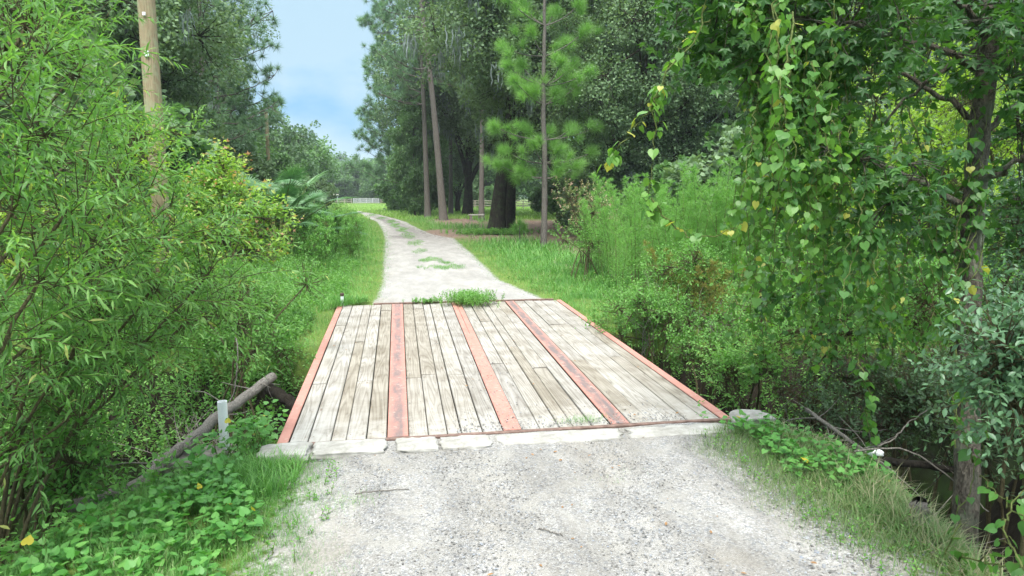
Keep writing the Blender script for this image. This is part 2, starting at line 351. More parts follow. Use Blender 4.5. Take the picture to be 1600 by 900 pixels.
def m_red(name, scuff):
    m, t, out = mat_new(name); p = geo_pos(t)
    n1 = noise(t, mapping(t, p, (1, .35, 1)), 7, 7, .7); r1 = ramp(t, [(.3, (.34, .155, .12)), (.65, (.43, .21, .168))]); t.links.new(n1, r1.inputs['Fac'])
    c = r1.outputs['Color']
    tcn = N(t, 'UVMap') ; at = N(t, 'Attribute', attribute_name='rnd').outputs['Fac']
    mm = N(t, 'Math', operation='MULTIPLY'); t.links.new(at, mm.inputs[0]); n2 = noise(t, mapping(t, p, (1, .22, 1), (3, 1, 0)), 11, 6, .7); rn = ramp(t, [(.26, 0.), (.6, 1.)]); t.links.new(n2, rn.inputs['Fac']); t.links.new(rn.outputs['Color'], mm.inputs[1])
    m2 = N(t, 'Math', operation='MULTIPLY'); t.links.new(mm.outputs[0], m2.inputs[0]); m2.inputs[1].default_value = scuff
    c = mixc(t, m2.outputs[0], c, (.15, .12, .115))
    n3 = noise(t, p, 13, 6, .7); r3 = ramp(t, [(.56, 0.), (.7, .7)]); t.links.new(n3, r3.inputs['Fac']); c = mixc(t, r3.outputs['Color'], c, (.46, .35, .3))
    finish(t, out, c, .7, bump(t, n1, .2, .004), .3); return m
M['red'] = m_red('salmon_paint', 0.0); M['redscuff'] = m_red('scuffed_salmon_paint', .95); M['redworn'] = m_red('worn_salmon_paint', 1.3)

def m_simple(name, c1, c2, scale=8, rough=.85, b=.5, metal=0, spec=.25, dist=.01):
    m, t, out = mat_new(name); tcn = N(t, 'TexCoord').outputs['Object']; n1 = noise(t, tcn, scale, 7, .65)
    r = ramp(t, [(.3, c1), (.7, c2)]); t.links.new(n1, r.inputs['Fac']); finish(t, out, r.outputs['Color'], rough, bump(t, n1, b, dist), spec, metal); return m
M['concrete'] = m_simple('worn_concrete', (.2, .19, .165), (.42, .41, .38), 7, .9, .8)
M['rust'] = m_simple('rusty_steel', (.09, .055, .045), (.24, .16, .13), 14, .75)
M['darksteel'] = m_simple('dark_beam_steel', (.035, .025, .02), (.09, .06, .05), 9, .8)
M['pvc'] = m_simple('white_pvc', (.66, .68, .68), (.8, .82, .82), 5, .4, .05, 0, .5)
M['galv'] = m_simple('galvanised_rail', (.62, .66, .7), (.8, .83, .86), 3, .5, .1)
M['greywood'] = m_simple('grey_fence_wood', (.25, .22, .18), (.45, .41, .35), 5, .9)
M['stone'] = m_simple('loose_stone', (.34, .33, .32), (.7, .68, .65), 30, .9, .4)
M['stonedark'] = m_simple('dark_stone', (.1, .09, .08), (.3, .27, .24), 8, .9, .8)
M['litter'] = m_simple('dead_leaf', (.14, .075, .03), (.34, .2, .1), 12, .85)
M['straw'] = leaf_mat('fallen_needles', [(0, (.13, .09, .06)), (1, (.33, .24, .17))], .1, .8, (1, 1, 1))
M['paper'] = m_simple('white_litter', (.7, .7, .7), (.85, .85, .85), 5, .6, .1)
def m_water():
    m, t, out = mat_new('creek_water'); n1 = noise(t, geo_pos(t), 3, 4)
    finish(t, out, (.005, .005, .004), .12, bump(t, n1, .12, .02), .5); return m
M['water'] = m_water()

# ------------------------------------------------------------------ terrain
CREEK = np.array([(-20,12),(-8,11.4),(-4,10.8),(-2.5,10.3),(-1.2,9.7),(0,10.3),(3,10.9),(4.2,10.5),(6,10.2),(9,9.8),(24,8.5),(24,5.2),(9,5.6),(6.6,5.2),(5.9,4.0),(5.6,1),(6,-4),
                  (3.7,-4),(3.35,1),(3.2,2.8),(3.22,3.7),(3.45,4.6),(3.3,5.5),(3,6.2),(-1.0,6.2),(-1.15,5.6),(-1.6,5.2),(-1.85,4.6),(-2.1,4),(-2.35,3),(-2.6,1),(-3,-4),(-6.5,-4),(-6.2,2),(-5.8,6.5),(-8,8.4),(-20,8.8)])
def creek_sd(x, y):
    """distance inside the creek cut (positive inside)"""
    x = np.asarray(x, float); y = np.asarray(y, float)
    d = np.full(x.shape, 1e9); ins = np.zeros(x.shape, bool)
    n = len(CREEK)
    for i in range(n):
        ax, ay = CREEK[i]; bx, by = CREEK[(i+1) % n]
        ex, ey = bx-ax, by-ay; tt = np.clip(((x-ax)*ex+(y-ay)*ey)/(ex*ex+ey*ey), 0, 1)
        d = np.minimum(d, np.hypot(x-ax-tt*ex, y-ay-tt*ey))
        if abs(ey) > 1e-9: ins ^= ((ay > y) != (by > y)) & (x < (bx-ax)*(y-ay)/(by-ay)+ax)
    return np.where(ins, d, -d)
ROADY = np.array([-6, 3.2, 4.0, 5.0, 5.75, 13.3, 14.2, 16.9, 22, 30, 33.5, 37, 43, 51, 56, 64, 75, 92, 110, 130])
ROADL = np.array([-.40, -.38, -.34, -.30, -.95, -.35, -.25, -.16, -.22, -.28, -.30, -.4, -.57, -.95, -1.2, -2.1, -3.2, -6, -12, -20])
ROADR = np.array([2.45, 2.45, 2.42, 2.5, 3.1, 3.0, 2.8, 2.45, 2.6, 2.75, 2.8, 1.95, 1.5, 1.05, .8, -.1, -1.5, -4.5, -10.5, -18.5])
def road_l(y): return np.interp(y, ROADY, ROADL)
def road_r(y): return np.interp(y, ROADY, ROADR)
def vn(x, y, s=1.0, o=0.0):
    return (np.sin(x*1.7*s+o)*np.cos(y*1.3*s+o*1.7)+.5*np.sin(x*3.9*s+y*2.1*s+o)+.3*np.cos(x*7.3*s-y*6.1*s+2*o)+.2*np.sin(y*12.1*s+x*9.7*s+o))/2.0
def height(x, y):
    sd_ = creek_sd(x, y)+.12*vn(x, y, 1.6, 2)
    t = np.clip(sd_/1.25, 0, 1); s = t*t*(3-2*t)
    onroad = np.clip(np.minimum(x-road_l(y)+.5, road_r(y)+.5-x), 0, 1)
    h = -.012-1.65*s + .045*vn(x, y, .6, 1)*(1-onroad)*(1-s) + .12*vn(x, y, 1.9, 4)*s*(1-s)*3
    h = np.where((y > 5.5) & (y < 13.6) & (x > -1.1) & (x < 3.3), np.minimum(h, -.12), h)
    return h
def pgrid(lo, hi, bands):
    v = [lo]; 
    while v[-1] < hi:
        st = next((s for a, b, s in bands if a <= v[-1] < b), 40.0); v.append(v[-1]+st)
    return np.array(v)
gx = pgrid(-1400, 1400, [(-1400,-200,100),(-200,-40,8),(-40,-10,1.2),(-10,8,.14),(8,14,.4),(14,50,1.5),(50,200,8),(200,1400,100)])
gy = pgrid(-300, 1800, [(-300,-20,20),(-20,-3,1),(-3,14.5,.14),(14.5,30,.5),(30,90,1.2),(90,260,6),(260,1800,120)])
XX, YY = np.meshgrid(gx, gy); ZZ = height(XX, YY)
tb = Buf(); idx = np.arange(XX.size).reshape(XX.shape)
tb.add(np.stack([XX, YY, ZZ], -1).reshape(-1, 3), Q=np.stack([idx[:-1, :-1], idx[:-1, 1:], idx[1:, 1:], idx[1:, :-1]], -1).reshape(-1, 4))
ground = tb.build('ground', M['ground'], smooth=True); tag(ground, kind='structure')
def vattr(o, name, arr):
    a = o.data.attributes.new(name, 'FLOAT', 'POINT'); a.data.foreach_set('value', np.asarray(arr, np.float32).ravel())
dl = np.minimum(XX-road_l(YY), road_r(YY)-XX)
grav = np.clip(.75+dl*2.2, 0, 1)
grav = np.where(YY < 6, np.maximum(grav, np.clip(.95+dl*.9, 0, 1)), grav); grav = np.where((YY > 95), 0, grav)
grav = grav*(1-np.clip((creek_sd(XX, YY)+.15)*3, 0, 1))
vattr(ground, 'gravel', grav)
vattr(ground, 'wet_shade', np.clip((creek_sd(XX, YY)-.1)*1.8, 0, 1))
def blob(x, y, cx, cy, rx, ry): return np.clip(1.4-np.hypot((x-cx)/rx, (y-cy)/ry), 0, 1)
STRAW = [(2.9, 38, 1.6, 5), (6.2, 36, 3.6, 6.5), (9, 30, 4, 5), (5.0, 56, 2.2, 14), (11, 48, 7, 10), (8, 24, 2.5, 4)]
straw = np.zeros(XX.shape)
for b_ in STRAW: straw = np.maximum(straw, blob(XX, YY, *b_))
vattr(ground, 'straw', straw)

# gravel track: near and far stretch, each a thin sheet lying just above the soil
def road_strip(name, ys, nx, sink=0.004):
    b = Buf(); P = []; D = []
    for k, y in enumerate(ys):
        l, r = road_l(y), road_r(y)
        kf = 1+max(0, y-18)*.03; l += kf*(.14*vn(y*1.9, 0.3, 1, 1)+.07*vn(y*6, 2, 1, 3)); r += kf*(.16*vn(y*1.7, 1.3, 1, 5)+.07*vn(y*6.6, 5, 1, 3))
        if 5.2 < y < 5.9: l, r = max(l, -1.0), min(r, 3.15)
        xs = np.linspace(l, r, nx)
        edge = np.minimum(np.linspace(0, 1, nx), np.linspace(1, 0, nx))*2
        rut = .03*(np.exp(-((xs-(l+.62*(r-l)/2))/.3)**2)+np.exp(-((xs-(l+1.38*(r-l)/2))/.3)**2))
        z = -.03+.05*np.clip(edge*5, 0, 1)**.6 - rut*.4 + .008*vn(xs, y, 3, 1)
        P.append(np.stack([xs, np.full(nx, y), z], -1))
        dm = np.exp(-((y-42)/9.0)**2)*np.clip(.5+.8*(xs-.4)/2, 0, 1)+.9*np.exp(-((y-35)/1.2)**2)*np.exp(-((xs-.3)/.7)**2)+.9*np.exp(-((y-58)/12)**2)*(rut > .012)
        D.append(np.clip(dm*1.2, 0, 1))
    P = np.array(P); idx = np.arange(P.shape[0]*nx).reshape(-1, nx)
    b.add(P.reshape(-1, 3), Q=np.stack([idx[:-1, :-1], idx[:-1, 1:], idx[1:, 1:], idx[1:, :-1]], -1).reshape(-1, 4))
    o = b.build(name, M['road'], smooth=True); tag(o, kind='structure'); vattr(o, 'damp', np.array(D)); return o
road_strip('gravel_road', np.arange(-5, 5.72, .09), 50)
road_strip('road', np.concatenate([np.arange(13.36, 30, .18), np.arange(30, 86, .45)]), 26)

wb = Buf(); wb.add([(-22, -5, -1.42), (26, -5, -1.42), (26, 12.5, -1.42), (-22, 12.5, -1.42)], Q=[(0, 1, 2, 3)])
tag(wb.build('creek_water', M['water']), kind='structure')

# ------------------------------------------------------------------ bridge
Y0, Y1 = 5.83, 13.28
WN = [-1.03, -.1, .93, 1.9, 3.12]; WF = [-1.10, -.07, 1.08, 2.12, 3.30]
def warp(x, y):
    f = (y-Y0)/(Y1-Y0); return x*(1-f)+np.interp(x, WN, WF)*f
bridge = empty('plank_bridge', (1.05, 9.5, 0), 'weathered grey plank bridge with salmon painted steel stripes crossing the dark creek', 'bridge')
BO = np.array([1.05, 9.5, 0])
def plank(name, x0, x1, y0, y1, zt, th, mat, gap=.007, rnd_mid=False, nseg=10):
    """a sawn board with slightly worn top edges, bowed a little"""
    b = Buf(); ys = np.linspace(y0, y1, nseg); x0 += gap; x1 -= gap; bv = .006
    prof = [(0, -th), (0, -bv), (bv, 0), (.33, 0), (.5, 0), (.67, 0), (1-bv, 0), (1, -bv), (1, -th)]
    P = []; A = []; bow = random.uniform(-.004, .004); tilt = random.uniform(-.003, .003)
    for y in ys:
        a, c = warp(x0, y), warp(x1, y); s = (y-y0)/(y1-y0)
        row = []
        for (u, z) in prof:
            x = a+bv if (u == bv) else (c-bv if u == 1-bv else a+(c-a)*u)
            zz = zt+z+bow*math.sin(math.pi*s)+tilt*(u-.5)*2
            row.append((x-BO[0], y-BO[1], zz)); A.append(1.0 if .3 < u < .7 else 0.0)
        P.append(row)
    P = np.array(P); n = len(prof); idx = np.arange(nseg*n).reshape(nseg, n)
    q = np.stack([idx[:-1, :-1], idx[:-1, 1:], idx[1:, 1:], idx[1:, :-1]], -1).reshape(-1, 4)
    b.add(P.reshape(-1, 3), Q=q, a=np.array(A))
    for e, flip in ((idx[0], 1), (idx[-1], 0)):
        b.T.append(np.array([(e[0], e[i], e[i+1])[::-1 if flip else 1] for i in range(1, n-1)]))
    return b.build(name, mat, bridge)
rows = [(-.93,-.77,[7.7, 11.2]), (-.77,-.58,[]), (-.58,-.45,[9.9]), (-.45,-.28,[7.75, 12.1]), (-.28,-.10,[12.6]),
        (.09,.26,[7.8]), (.26,.43,[7.9, 12.7]), (.43,.555,[9.6]), (.555,.745,[7.85]), (.745,.93,[]),
        (1.10,1.27,[8.3]), (1.27,1.45,[11.2]), (1.45,1.58,[9.2]), (1.58,1.76,[8.0]), (1.76,1.935,[11.8]),
        (2.125,2.33,[8.3]), (2.33,2.52,[10.7]), (2.52,2.68,[10.75]), (2.68,2.86,[8.4]), (2.86,3.02,[10.4])]
screws = Buf()
for (a, c, js) in rows:
    cuts = [Y0]+js+[Y1]
    for k in range(len(cuts)-1):
        ya, yb = cuts[k]+(.014 if k else 0), cuts[k+1]-(.012 if k < len(cuts)-2 else 0)
        plank('plank', a, c, ya, yb, random.uniform(-.004, .006), .045, M['wood'], gap=random.uniform(.002, .0075))
        for ys in (ya+.12, yb-.12):
            for u in (.2, .8):
                x = warp(a+(c-a)*u, ys)-BO[0]; an = np.arange(6)*math.pi/3
                screws.add(np.stack([x+.007*np.cos(an), ys-BO[1]+.007*np.sin(an), np.full(6, .0085)], -1), T=[(0, i, i+1) for i in range(1, 5)])
sc_ = screws.build('screw_heads', M['rust'], bridge); tag(sc_, kind='stuff')
for (a, c, scf) in ((-1.03, -.93, 0), (-.10, .09, 1), (.93, 1.10, 0), (1.94, 2.12, 2), (3.02, 3.12, 0)):
    f = plank('beam_flange', a, c, Y0, Y1, .009, .014, (M['redscuff'], M['redworn'])[scf-1] if scf else M['red'], gap=.004, nseg=14)
    b = Buf(); xm0, xm1 = (a+c)/2-.01, (a+c)/2+.01
    P = []
    for y in (Y0, Y1):
        for (x, z) in ((xm0, -.012), (xm1, -.012), (xm1, -.40), (xm0, -.40)): P.append((warp(x, y)-BO[0], y-BO[1], z))
    b.add(P, Q=[(0, 1, 5, 4), (1, 2, 6, 5), (2, 3, 7, 6), (3, 0, 4, 7), (0, 3, 2, 1), (4, 5, 6, 7)])
    P = []
    for y in (Y0, Y1):
        for (x, z) in ((a, -.402), (c, -.402), (c, -.42), (a, -.42)): P.append((warp(x, y)-BO[0], y-BO[1], z))
    b.add(P, Q=[(0, 1, 5, 4), (1, 2, 6, 5), (2, 3, 7, 6), (3, 0, 4, 7), (0, 3, 2, 1), (4, 5, 6, 7)])
    b.build('beam_web', M['darksteel'], bridge)
plank('narrow_strip', 1.005, 1.02, 10.2, Y1, .0105, .003, M['darksteel'], gap=.004)
def box_obj(name, lo, hi, mat, parent=None, off=(0, 0, 0), bev=.006, label=None, cat=None, group=None):
    bm = bmesh.new(); bmesh.ops.create_cube(bm, size=1)
    for v in bm.verts:
        for i in range(3): v.co[i] = (lo[i]+hi[i])/2+v.co[i]*(hi[i]-lo[i])-off[i]
    if bev: bmesh.ops.bevel(bm, geom=bm.edges[:], offset=bev, segments=1, affect='EDGES')
    me = bpy.data.meshes.new(name); bm.to_mesh(me); bm.free(); me.materials.append(mat)
    o = bpy.data.objects.new(name, me); COL.objects.link(o)
    if parent: o.parent = parent
    return tag(o, label, cat, group)
box_obj('end_board', (-1.05, 5.765, -.2), (3.14, 5.815, .012), M['rust'], bridge, BO)
box_obj('end_board', (-.42, 13.30, -.2), (3.15, 13.345, .03), M['rust'], bridge, BO)
box_obj('abutment', (-1.1, 5.9, -1.9), (3.2, 6.35, -.43), M['stonedark'], bridge, BO, .03)
box_obj('abutment', (-1.15, 10.9, -1.9), (3.35, 11.4, -.43), M['stonedark'], bridge, BO, .03)

# rounded rough lump, used for slabs and rocks
def lump(name, c, size, mat, label, cat, group=None, rz=0, amp=.12, boxy=.6, cuts=5, parent=None, seed=0):
    bm = bmesh.new(); bmesh.ops.create_cube(bm, size=2); bmesh.ops.subdivide_edges(bm, edges=bm.edges[:], cuts=cuts, use_grid_fill=True)
    from mathutils import noise as mn
    for v in bm.verts:
        s = v.co.normalized(); cube = v.co.copy(); p = cube*boxy + s*(1-boxy)*1.25
        k = 1+amp*mn.fractal(p*1.6+Vector((seed*7.3, seed*3.1, seed)), 1, 2, 4)*1.6
        v.co = Vector((p.x*size[0]/2*k, p.y*size[1]/2*k, p.z*size[2]/2*(1+amp*.5*mn.noise(p*2+Vector((seed, 0, 9))))))
    for v in bm.verts:
        q = Vector(v.co); v.co += Vector((mn.noise(q*22+Vector((seed, 0, 0))), mn.noise(q*22+Vector((0, seed, 5))), mn.noise(q*22+Vector((3, 0, seed)))))*.005
    me = bpy.data.meshes.new(name); bm.to_mesh(me); bm.free(); me.materials.append(mat)
    for p in me.polygons: p.use_smooth = True
    o = bpy.data.objects.new(name, me); COL.objects.link(o); o.location = tuple(c); o.rotation_euler[2] = rz
    return tag(o, label, cat, group)
slabs = [(-1.12,-.72,.24,'pale concrete slab at the left corner of the bridge, half under grass'), (-.70,-.10,.25,'long pale concrete slab left of the salmon stripe end'), (-.03,.33,.24,'whitish rounded concrete slab just right of the first salmon stripe'),
         (.34,.78,.23,'cracked concrete slab, third along from the left bridge corner grass'), (.82,1.95,.21,'long worn concrete sill sunk in the gravel mid bridge end'), (1.98,2.95,.2,'flat gravel-strewn concrete sill before the right half of the planks')]
for k, (a, c, w, lab) in enumerate(slabs):
    lump('concrete_slab', ((a+c)/2, 5.575-.008*k, -.022-.006*k), (c-a-.012, w+.05, .15), M['concrete'], lab, 'slab', 'concrete slabs along the near bridge end', rz=-.02+.01*(k % 3), amp=.07, boxy=.84, cuts=17, seed=k+1)
lump('rock', (3.28, 5.72, -.03), (.34, .3, .2), M['concrete'], 'rounded grey rock at the right corner of the bridge end', 'rock', amp=.14, boxy=.5, cuts=7, seed=11)
lump('rock', tuple(G(300, 742, -.2)+np.array([0, 0, .02])), (.5, .4, .3), M['stonedark'], 'grey rock on the left bank beneath the fallen branch', 'rock', amp=.2, boxy=.5, cuts=7, seed=12)

# ------------------------------------------------------------------ plant builder
def ball(n, r=1.0, inner=0.0):
    d = nrm(rng.normal(size=(n, 3))); return d*(inner+(1-inner)*rng.random((n, 1))**.45)*r
def grow_twigs(LB, SB, base, dirs, Ls, sp, rbase):
    """leafy twigs: base (B,3), dirs (B,3)"""
    B = len(base); m = sp.get('m', 5); t = np.linspace(0, 1, m)
    up = sp.get('curl', 0.0)-sp.get('droop', .25)
    nodes = base[:, None]+dirs[:, None]*Ls[:, None, None]*t[None, :, None]+Z3*(up*Ls[:, None, None]*t[None, :, None]**2)
    if SB is not None: tubes(SB, nodes, sp.get('tr', .004)*(1.05-t)[None, :]*np.ones((B, 1)), 3)
    nl = sp['nl']; k = np.arange(nl); tt = sp.get('t0', .1)+(1-sp.get('t0', .1))*(k+.7)/nl
    f = tt*(m-1); i = np.clip(f.astype(int), 0, m-2); f = (f-i)
    P = nodes[:, i]*(1-f)[None, :, None]+nodes[:, i+1]*f[None, :, None]; Tn = nrm(nodes[:, i+1]-nodes[:, i])
    side = nrm(np.cross(Tn, Z3+.01)); bi = np.cross(side, Tn)
    az = k*2.39996+rng.random((B, 1))*6.28 if not sp.get('flat') else (k % 2)*math.pi+rng.normal(0, .35, (B, nl))
    az = az+rng.normal(0, .3, (B, nl))
    A = np.cos(az)[..., None]*side+np.sin(az)[..., None]*bi
    ca = sp.get('ang', .9)+rng.normal(0, .22, (B, nl)); D = np.cos(ca)[..., None]*Tn+np.sin(ca)[..., None]*A-Z3*sp.get('hang', .25)*rng.random((B, nl, 1))
    Nn = nrm(Z3*sp.get('upn', 1.0)+rng.normal(0, sp.get('nj', .5), D.shape)+A*sp.get('outn', .3))
    sz = rng.uniform(*sp['size'], (B, nl))*(1-.3*tt[None])
    if 'pet' in sp: P = P+D*sp['pet']*sz[..., None]
    rn = np.clip(rbase[:, None]*.55+rng.random((B, nl))*.45+sp.get('tipc', 0)*tt[None]**3, 0, 1)
    if sp.get('odd'): 
        o = rng.random((B, nl)) < sp['odd']; rn = np.where(o, 1.0, np.minimum(rn, .94))
    keep = rng.random((B, nl)) < sp.get('keep', 1.0)
    scatter(LB, sp['tmpl'], P[keep], D[keep], Nn[keep], sz[keep], rn[keep]); return nodes

def make_plant(name, label, cat, root, stems, clumps, sp, leafm, stemm, group=None, leafn='foliage', stemn='stem', stem_r=.03, sprig=.006, moss=None, link=True, sides=7, minor=True):
    """stems: control-point lists (world). clumps: (centre, radius, twigs). Every twig is joined to the closest stem point."""
    root = np.asarray(root, float); e = empty(name, root, label, cat, group)
    LB, SB = Buf(), Buf(); pts = []
    for s in stems:
        ctl, (r0, r1) = s
        c = tube1(SB, np.asarray(ctl, float)-root, r0, r1, 18, sides, wob=r0*.25, cap=False); pts.append(c[3:])
    pts = np.concatenate(pts)
    for ci, (c, r, n) in enumerate(clumps):
        c = np.asarray(c, float)-root; r = np.broadcast_to(np.asarray(r, float), (3,)); n = int(n)
        j = np.argmin(np.linalg.norm(pts-c, axis=1)+.25*np.maximum(pts[:, 2]-c[2], 0)); a = pts[j]
        d0 = np.linalg.norm(c-a); mid = (a+c)/2+np.array([0, 0, .12*d0])+rng.normal(0, .06*d0, 3)
        lr = max(stem_r*.25, min(stem_r*.7, stem_r*.3+d0*.02))
        lc = tube1(SB, [a, mid, c], lr, sprig*1.2, 10, 5, wob=.01*d0, cap=False)
        u = ball(n, 1.0); base = c+u*r*.78
        dr = nrm(u*r/np.max(r)*sp.get('out', 1.0)+Z3*sp.get('up', .5)+rng.normal(0, .35, (n, 3)))
        Ls = rng.uniform(*sp['L'], n)
        if minor:
            q = lc[rng.integers(3, len(lc), n)]; mm = (q+base)/2+rng.normal(0, .03, (n, 3))*r
            tubes(SB, np.stack([q, mm, base], 1), np.array([[sprig, sprig*.8, sprig*.6]]), 3)
        rb = np.clip(rng.random()*.5+.25+.35*(rng.random(n)-.5)+sp.get('rb', 0), 0, 1)
        grow_twigs(LB, SB if sp.get('twigs', True) else None, base, dr, Ls, sp, rb)
    SB.build(stemn, stemm, e, smooth=True); LB.build(leafn, leafm, e)
    return e

# leafy twig kinds
WIL = dict(tmpl=LANCE, nl=23, size=(.07, .115), L=(.35, .7), ang=.75, droop=.3, hang=.5, up=.6, out=1.0, tr=.0035, m=6, nj=.45, odd=.012)
GUMT = dict(tmpl=STAR, nl=9, size=(.055, .09), L=(.3, .55), ang=1.0, droop=.25, hang=.9, up=.15, tr=.004, nj=.5, pet=.5, upn=.9)
HERT = dict(tmpl=OVAL, nl=12, size=(.05, .09), L=(.25, .5), ang=1.0, droop=.15, hang=.3, up=.9, tr=.003, nj=.35, odd=.004)

# ------------------------------------------------------------------ left bank willows
def wclump(px, py, d, rp, k=1.0): 
    r = rp*d/FPX; return (P3(px, py, d), (r, r, r), 26*k*(r/.35)**1.6)
def stems_to(root, tops, r0, r1, spread=.12):
    root = np.asarray(root, float); out = []
    for i, tpt in enumerate(tops):
        tpt = np.asarray(tpt, float); a = root+np.array([rng.normal(0, spread), rng.normal(0, spread), 0]); mid = a*.5+tpt*.5+np.array([0, 0, .12*(tpt[2]-a[2])])+(a-tpt)*np.array([.12, .12, 0])
        out.append(([a, mid, tpt], (r0*random.uniform(.7, 1), r1)))
    return out
c1 = [wclump(*a) for a in ((40,40,3.4,110),(-40,160,3.2,110),(70,210,3.5,105),(20,330,3.2,100),(105,330,3.5,100),(60,440,3.4,95),(-20,500,3.2,95),(30,120,3.9,100),(-60,300,3.6,100))]
r1_ = (-2.75, 3.1, -1.45)
make_plant('willow_shrub', 'nearest willow shrub with long narrow leaves filling the left edge up to the top', 'shrub', r1_, stems_to(r1_, [c[0] for c in c1[:6]], .02, .008), c1, WIL, M['willow'], M['twig'], 'willow shrubs on the left bank', sprig=.003, stem_r=.018)
c2 = [wclump(*a) for a in ((190,300,4.5,85),(255,365,4.7,85),(165,385,4.3,95),(240,450,4.6,90),(325,430,5.0,75),(150,490,4.2,90),(290,505,5.0,70),(345,495,5.2,48),(215,530,4.7,60),(110,250,4.6,70),(205,235,4.8,45))]
r2_ = (-2.75, 4.4, -1.5)
make_plant('willow_shrub', 'bushy light green willow shrub in front of the near utility pole foot', 'shrub', r2_, stems_to(r2_, [c[0] for c in c2[:7]], .018, .008), c2, WIL, M['willow'], M['twig'], 'willow shrubs on the left bank', sprig=.003, stem_r=.017)
c3 = [wclump(*a) for a in ((60,560,4.2,85),(130,585,4.6,70),(20,630,4.0,75),(215,590,5.3,50),(-30,700,3.8,80),(90,620,4.6,60),(30,690,4.3,60),(170,560,4.8,60),(110,650,4.2,50),(-10,580,3.6,70),(60,520,3.9,70))]
r3_ = (-3.6, 3.9, -1.5)
W2 = dict(WIL, rb=-.2)  # leaf tone lowered to stand for shade on the low clump
make_plant('willow_shrub', 'low shaded willow clump over the dark creek left of the fallen branch', 'shrub', r3_, stems_to(r3_, [c[0] for c in c3], .02, .008), c3, W2, M['willow'], M['twig'], 'willow shrubs on the left bank', sprig=.003, stem_r=.014)
c4 = [wclump(*a, k=.8) for a in ((120,110,6.5,70),(170,190,6.6,70),(215,215,6.8,50),(60,60,6.5,90),(10,10,6.2,90),(290,210,7.2,30),(130,30,6.6,45))]
r4_ = (-4.6, 6.6, -1.3)
make_plant('willow_shrub', 'tall thin willow behind the near ones, its sprigs crossing the utility pole', 'shrub', r4_, stems_to(r4_, [c[0] for c in c4[:5]], .03, .012), c4, dict(WIL, keep=.8), M['willow'], M['twig'], 'willow shrubs on the left bank', stem_r=.03)

# far-bank bushes on the left, behind the willows
def bush(name, label, px0, px1, py0, py1, d, n, rp, sp, leafm, stemm=M['twig'], zr=0.0, group=None, k=1.0, dens=26, jd=.6, stem_r=.02, spread=.3, root_px=None, **kw):
    cl = []
    for i in range(n):
        dd = d+rng.uniform(-jd, jd); px = rng.uniform(px0, px1); py = rng.uniform(py0, py1); r = rp*dd/FPX*rng.uniform(.75, 1.2)
        cl.append((P3(px, py, dd), r, k*dens))
    g = P3(root_px or (px0+px1)/2, 450, d); root = np.array([g[0], g[1], float(height(g[0], g[1])) if zr is None else zr])
    tops = [c[0] for c in cl[:min(n, 6)]]
    return make_plant(name, label, 'shrub', root, stems_to(root, tops, stem_r, stem_r*.4, spread), cl, sp, leafm, stemm, group, stem_r=stem_r, **kw)
OV = dict(tmpl=OVAL, nl=11, size=(.06, .1), L=(.25, .5), ang=1.0, droop=.15, hang=.3, up=.7, tr=.003, nj=.5)
OVS = dict(OV, size=(.045, .075), L=(.2, .4))
bush('leafy_shrub', 'dense green shrub on the far creek bank behind the white pipe', 330, 430, 450, 540, 10.5, 12, 42, OVS, M['herb'], zr=-1.0, dens=34)
bush('leafy_shrub', 'dark leafy shrub overhanging the creek behind the fallen branch', 210, 500, 420, 570, 8.6, 11, 40, dict(OVS, rb=-.3), M['herb'], zr=-1.5, dens=30)
bush('leafy_shrub', 'mid green shrub beyond the creek at the foot of the near utility pole', 150, 330, 330, 470, 11.5, 14, 60, OV, M['herb'], zr=-.1, dens=38, jd=1.2)
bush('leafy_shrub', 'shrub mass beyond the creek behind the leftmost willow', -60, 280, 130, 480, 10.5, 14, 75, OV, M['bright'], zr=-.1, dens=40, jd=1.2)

bush('leafy_shrub', 'low dark leafy shrub at the lower left over the creek water', -40, 130, 650, 770, 4.7, 9, 46, dict(OVS, rb=-.25, size=(.05, .085)), M['herb'], zr=-1.6, dens=26, jd=.3)
# maple sapling with coppery tips
MPT = dict(tmpl=MAPLE, nl=9, size=(.05, .085), L=(.25, .5), ang=1.0, droop=.1, hang=.5, up=.9, tr=.0035, nj=.45, pet=.4, tipc=.45)
cm = [(P3(px, py, 10.3), rp*10.3/FPX, 22) for px, py, rp in ((345,285,26),(325,300,26),(370,300,28),(310,335,32),(350,335,34),(395,325,26),(300,372,34),(345,375,36),(400,365,34),(430,345,16),(385,400,36),(330,415,34),(290,400,26),(420,400,26),(350,262,16),(300,320,28),(335,300,24),(375,330,30))]
rm = np.append(P3(350, 450, 10.3)[:2], -.9)
make_plant('maple_sapling', 'yellow-green maple sapling with coppery new leaves left of the track', 'sapling', rm, stems_to(rm, [c[0] for c in cm[:7]], .02, .007), cm, MPT, M['maple'], M['twig'], stem_r=.02)

